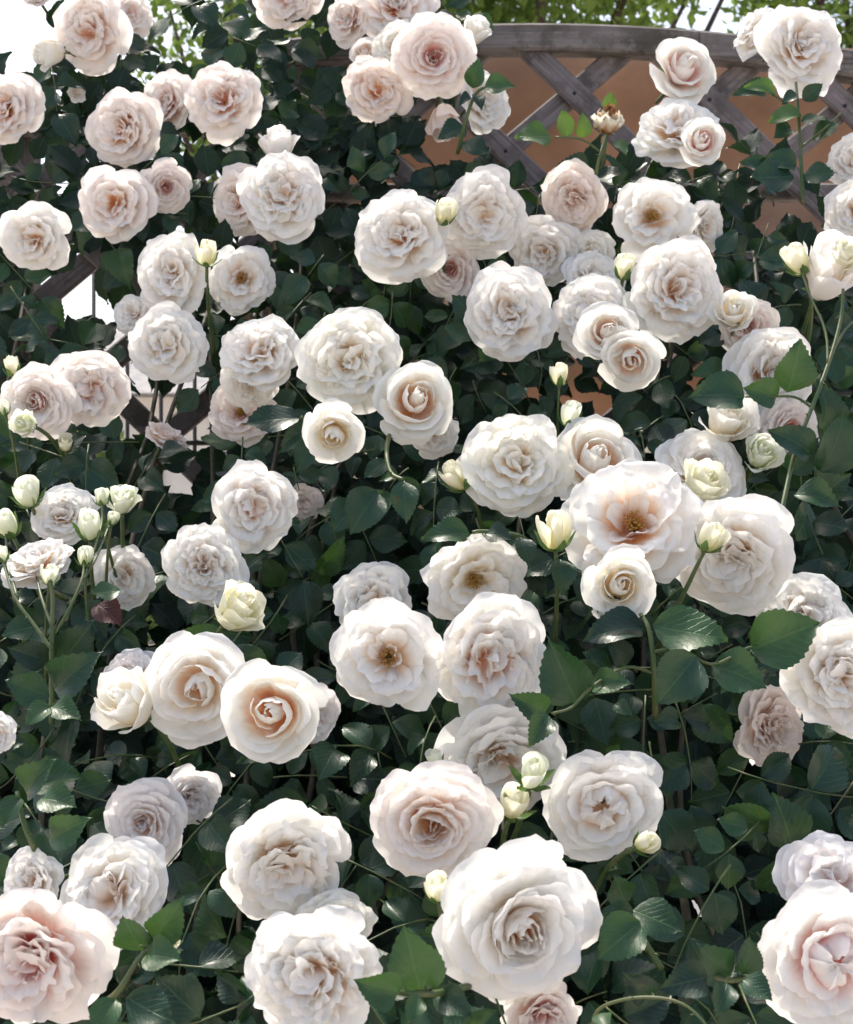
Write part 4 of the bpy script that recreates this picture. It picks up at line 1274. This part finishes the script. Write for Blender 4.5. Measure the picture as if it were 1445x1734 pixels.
shoot('rose_shoot', 'three bright young leaves around the wilted rose before the tan canvas',
      [[(1005, 330, .02), (1012, 280, -.02), (1022, 245, -.03), (1026, 228, -.03)], [(1018, 258, -.02), (985, 236, -.03), (940, 232, -.03)]],
      [(962, 232, 952, 182, 'y', .1, 0, -.04), (985, 234, 990, 190, 'y', .1, .2, -.035), (935, 232, 870, 228, 'y', .6, 0, -.04),
       (1045, 238, 1062, 262, 'y', .3, .2, -.04), (1030, 185, 1036, 155, 'y', .3, 0, -.02), (1000, 290, 940, 275, 'd', .5, 0, .0), (1010, 300, 1060, 290, 'd', .6, 0, .0)], (1012, 280))
shoot('rose_shoot', 'green leaves lying over the white rose below the arched rail',
      [[(775, 260, .02), (790, 200, -.04), (805, 160, -.06), (820, 148, -.07)]],
      [(818, 148, 875, 142, 'f', .3, .1, -.08), (800, 150, 812, 96, 'f', .1, .0, -.075), (800, 165, 778, 172, 'd', .3, -.2, -.07), (810, 160, 815, 182, 'd', .2, 0, -.075),
       (790, 215, 740, 232, 'd', .5, 0, .0), (782, 240, 830, 260, 'd', .5, 0, .0)], (790, 200))
shoot('rose_shoot', 'leafy shoot under the large white rose at the top right',
      [[(1360, 345, .03), (1356, 260, .0), (1352, 190, -.02), (1348, 140, -.02)], [(1352, 190, -.02), (1310, 160, -.03), (1280, 150, -.03)], [(1356, 250, .0), (1400, 215, -.02), (1425, 190, -.03)]],
      [(1315, 158, 1262, 140, 'y', .5, 0, -.04), (1300, 160, 1245, 150, 'd', .4, -.2, -.02), (1352, 160, 1325, 172, 'd', .6, 0, -.03), (1360, 170, 1395, 140, 'd', .3, .2, -.03),
       (1358, 195, 1300, 200, 'y', .9, 0, -.03), (1356, 205, 1405, 200, 'f', .8, 0, -.03), (1340, 215, 1312, 230, 'd', .2, -.2, -.01), (1375, 235, 1425, 205, 'f', .7, 0, -.02),
       (1350, 280, 1290, 265, 'd', .4, 0, -.01), (1345, 300, 1265, 300, 'd', .4, 0, -.01), (1360, 300, 1420, 290, 'd', .4, 0, .0), (1300, 285, 1255, 270, 'd', .3, 0, -.01)], (1356, 260))
shoot('rose_shoot', 'long narrow leaf reaching across the faded pink rose',
      [[(545, 760, .03), (530, 725, .0), (510, 706, -.02)]],
      [(508, 706, 408, 716, 'd', .7, 0, -.04), (528, 730, 470, 760, 'd', .4, 0, .0), (535, 745, 500, 800, 'd', .3, 0, .0)], (530, 725))
shoot('rose_shoot', 'thin stalk with a big round leaf below the pale yellow rose',
      [[(665, 720, .0), (655, 760, -.04), (662, 800, -.05), (684, 812, -.06)]],
      [(684, 812, 688, 888, 'd', .2, 0, -.07), (655, 780, 615, 810, 'd', .4, 0, -.02), (640, 830, 590, 905, 'd', .3, 0, -.02), (605, 850, 560, 900, 'd', .3, -.2, .0)], (655, 760))
shoot('rose_shoot', 'long leaf jutting left above the rose with a small golden heart',
      [[(905, 930, .0), (880, 908, -.04), (820, 900, -.05), (800, 902, -.05)]],
      [(798, 903, 712, 905, 'f', .7, 0, -.06), (822, 902, 868, 910, 'd', .6, 0, -.06), (882, 908, 900, 960, 'd', .2, .2, -.05), (950, 945, 955, 1010, 'd', .1, .2, -.07)], (880, 908))
shoot('rose_shoot', 'pale curved tendril stem arching over dark leaves at the bottom',
      [[(1000, 1760, .0), (1012, 1712, -.03), (1060, 1692, -.05), (1120, 1690, -.06), (1165, 1705, -.06), (1200, 1740, -.05)]],
      [(1015, 1715, 1030, 1742, 'f', .3, 0, -.04), (1100, 1690, 1060, 1650, 'd', .3, 0, -.02)], (1060, 1692), .0012)
shoot('rose_shoot', 'broad leaves right of the largest round white rose',
      [[(1120, 1640, .03), (1090, 1590, .0), (1070, 1545, -.02)]],
      [(1085, 1560, 1010, 1625, 'f', .4, -.2, -.05), (1072, 1540, 1160, 1578, 'f', .6, .1, -.05), (1075, 1545, 1010, 1570, 'd', .5, 0, -.03), (1060, 1530, 1040, 1480, 'd', .3, 0, .0)], (1090, 1590))
shoot('rose_shoot', 'light leaves standing out below the buds at the left edge',
      [[(60, 1440, .0), (40, 1390, -.03), (30, 1340, -.05)]],
      [(70, 1350, 128, 1362, 'f', .8, 0, -.07), (40, 1345, 85, 1285, 'f', .5, 0, -.06), (35, 1350, 0, 1400, 'f', .4, -.2, -.05), (80, 1425, 150, 1385, 'f', .4, .2, -.06),
       (60, 1330, 140, 1310, 'f', .9, 0, -.04), (30, 1420, 0, 1440, 'd', .4, 0, -.05), (45, 1300, 0, 1290, 'd', .7, 0, -.04)], (40, 1390))

# ---------------------------------------------------------------- trees and shrubs beyond
def tree(name, label, base, height, crown_c, crown_r, n, leaf, mat, branches=9, cat='tree', group=None):
    root = thing(name, label, cat, Matrix.Translation(base), group)
    B = Vector(base)
    C = Vector(crown_c) - B
    t = MB().tube([(0, 0, 0), (.03, 0, height * .3), (-.02, .02, height * .6), (C.x * .5, C.y * .5, height)],
                  [height * .028, height * .022, height * .017, height * .008], 9)
    obj('trunk', t.mesh('trunk'), M_BARK, root)
    clumps = []
    for i in range(branches):
        a = 2 * math.pi * i / branches + rnd.uniform(-.3, .3)
        z0 = height * rnd.uniform(.45, .8)
        e = C + Vector((math.cos(a) * crown_r[0], math.sin(a) * crown_r[1], rnd.uniform(-.8, .8) * crown_r[2])) * rnd.uniform(.6, .95)
        mid = Vector((e.x * .5, e.y * .5, (z0 + e.z) / 2 + .1))
        obj('branch', MB().tube([(C.x * .2, C.y * .2, z0), mid, e], [height * .009, height * .006, height * .002], 6).mesh('branch'), M_BARK, root)
        clumps += [e, mid]
    for i in range(branches * 5):
        v = Vector((rnd.gauss(0, 1), rnd.gauss(0, 1), rnd.gauss(0, 1))).normalized() * rnd.random() ** .4
        clumps.append(C + Vector((v.x * crown_r[0], v.y * crown_r[1], v.z * crown_r[2])))
    g = np.random.default_rng(n)
    cl = np.array([tuple(c) for c in clumps])
    cen = cl[g.integers(0, len(cl), n)] + g.normal(0, 1, (n, 3)) * np.array(crown_r) * .13
    a = g.normal(0, 1, (n, 3)); a /= np.linalg.norm(a, axis=1, keepdims=True)
    b = np.cross(a, g.normal(0, 1, (n, 3)) + np.array([0, 0, .6])); b /= np.linalg.norm(b, axis=1, keepdims=True)
    sz = leaf * g.uniform(.6, 1.3, (n, 1))
    nn = np.cross(a, b) * sz * .12
    V = np.stack([cen - a * sz, cen - b * sz * .45 + nn, cen + a * sz, cen + b * sz * .45 + nn], 1).reshape(-1, 3)
    i4 = np.arange(n)[:, None] * 4
    F = np.concatenate([i4 + np.array([[0, 1, 2]]), i4 + np.array([[0, 2, 3]])], 0)
    obj('crown', mesh_from('crown', V, F, None, False), mat, root)
    return root
tree('garden_tree', 'leafy yellow green tree rising beyond the arched rail', (0.55, 7.0, 0), 3.6, (0.45, 6.8, 4.7), (1.3, 1.2, 1.05), 15000, .042, M_TREELEAF, group='trees beyond the trellis')
tree('garden_tree', 'green tree seen between the roses at the upper left', (-0.9, 8.0, 0), 3.6, (-0.9, 8.0, 4.6), (1.0, 1.0, 1.3), 9000, .042, M_TREELEAF, group='trees beyond the trellis')
tree('garden_tree', 'dark leafed tree just showing at the top right corner', (2.3, 7.4, 0), 3.6, (2.25, 7.2, 4.6), (.62, .8, .9), 6000, .042, M_TREELEAF, group='trees beyond the trellis')
for x, y, h, lab in ((-1.05, 6.0, 1.0, 'sunlit yellow green shrub showing low in the gap at the left'), (-1.9, 6.6, 1.3, 'sunlit green shrub beyond the fence at the far left')):
    tree('garden_shrub', lab, (x, y, 0), h * .6, (x, y, h), (.5, .45, h * .62), 3200, .04, M_SHRUB, 6, 'shrub', 'shrubs beyond the fence')
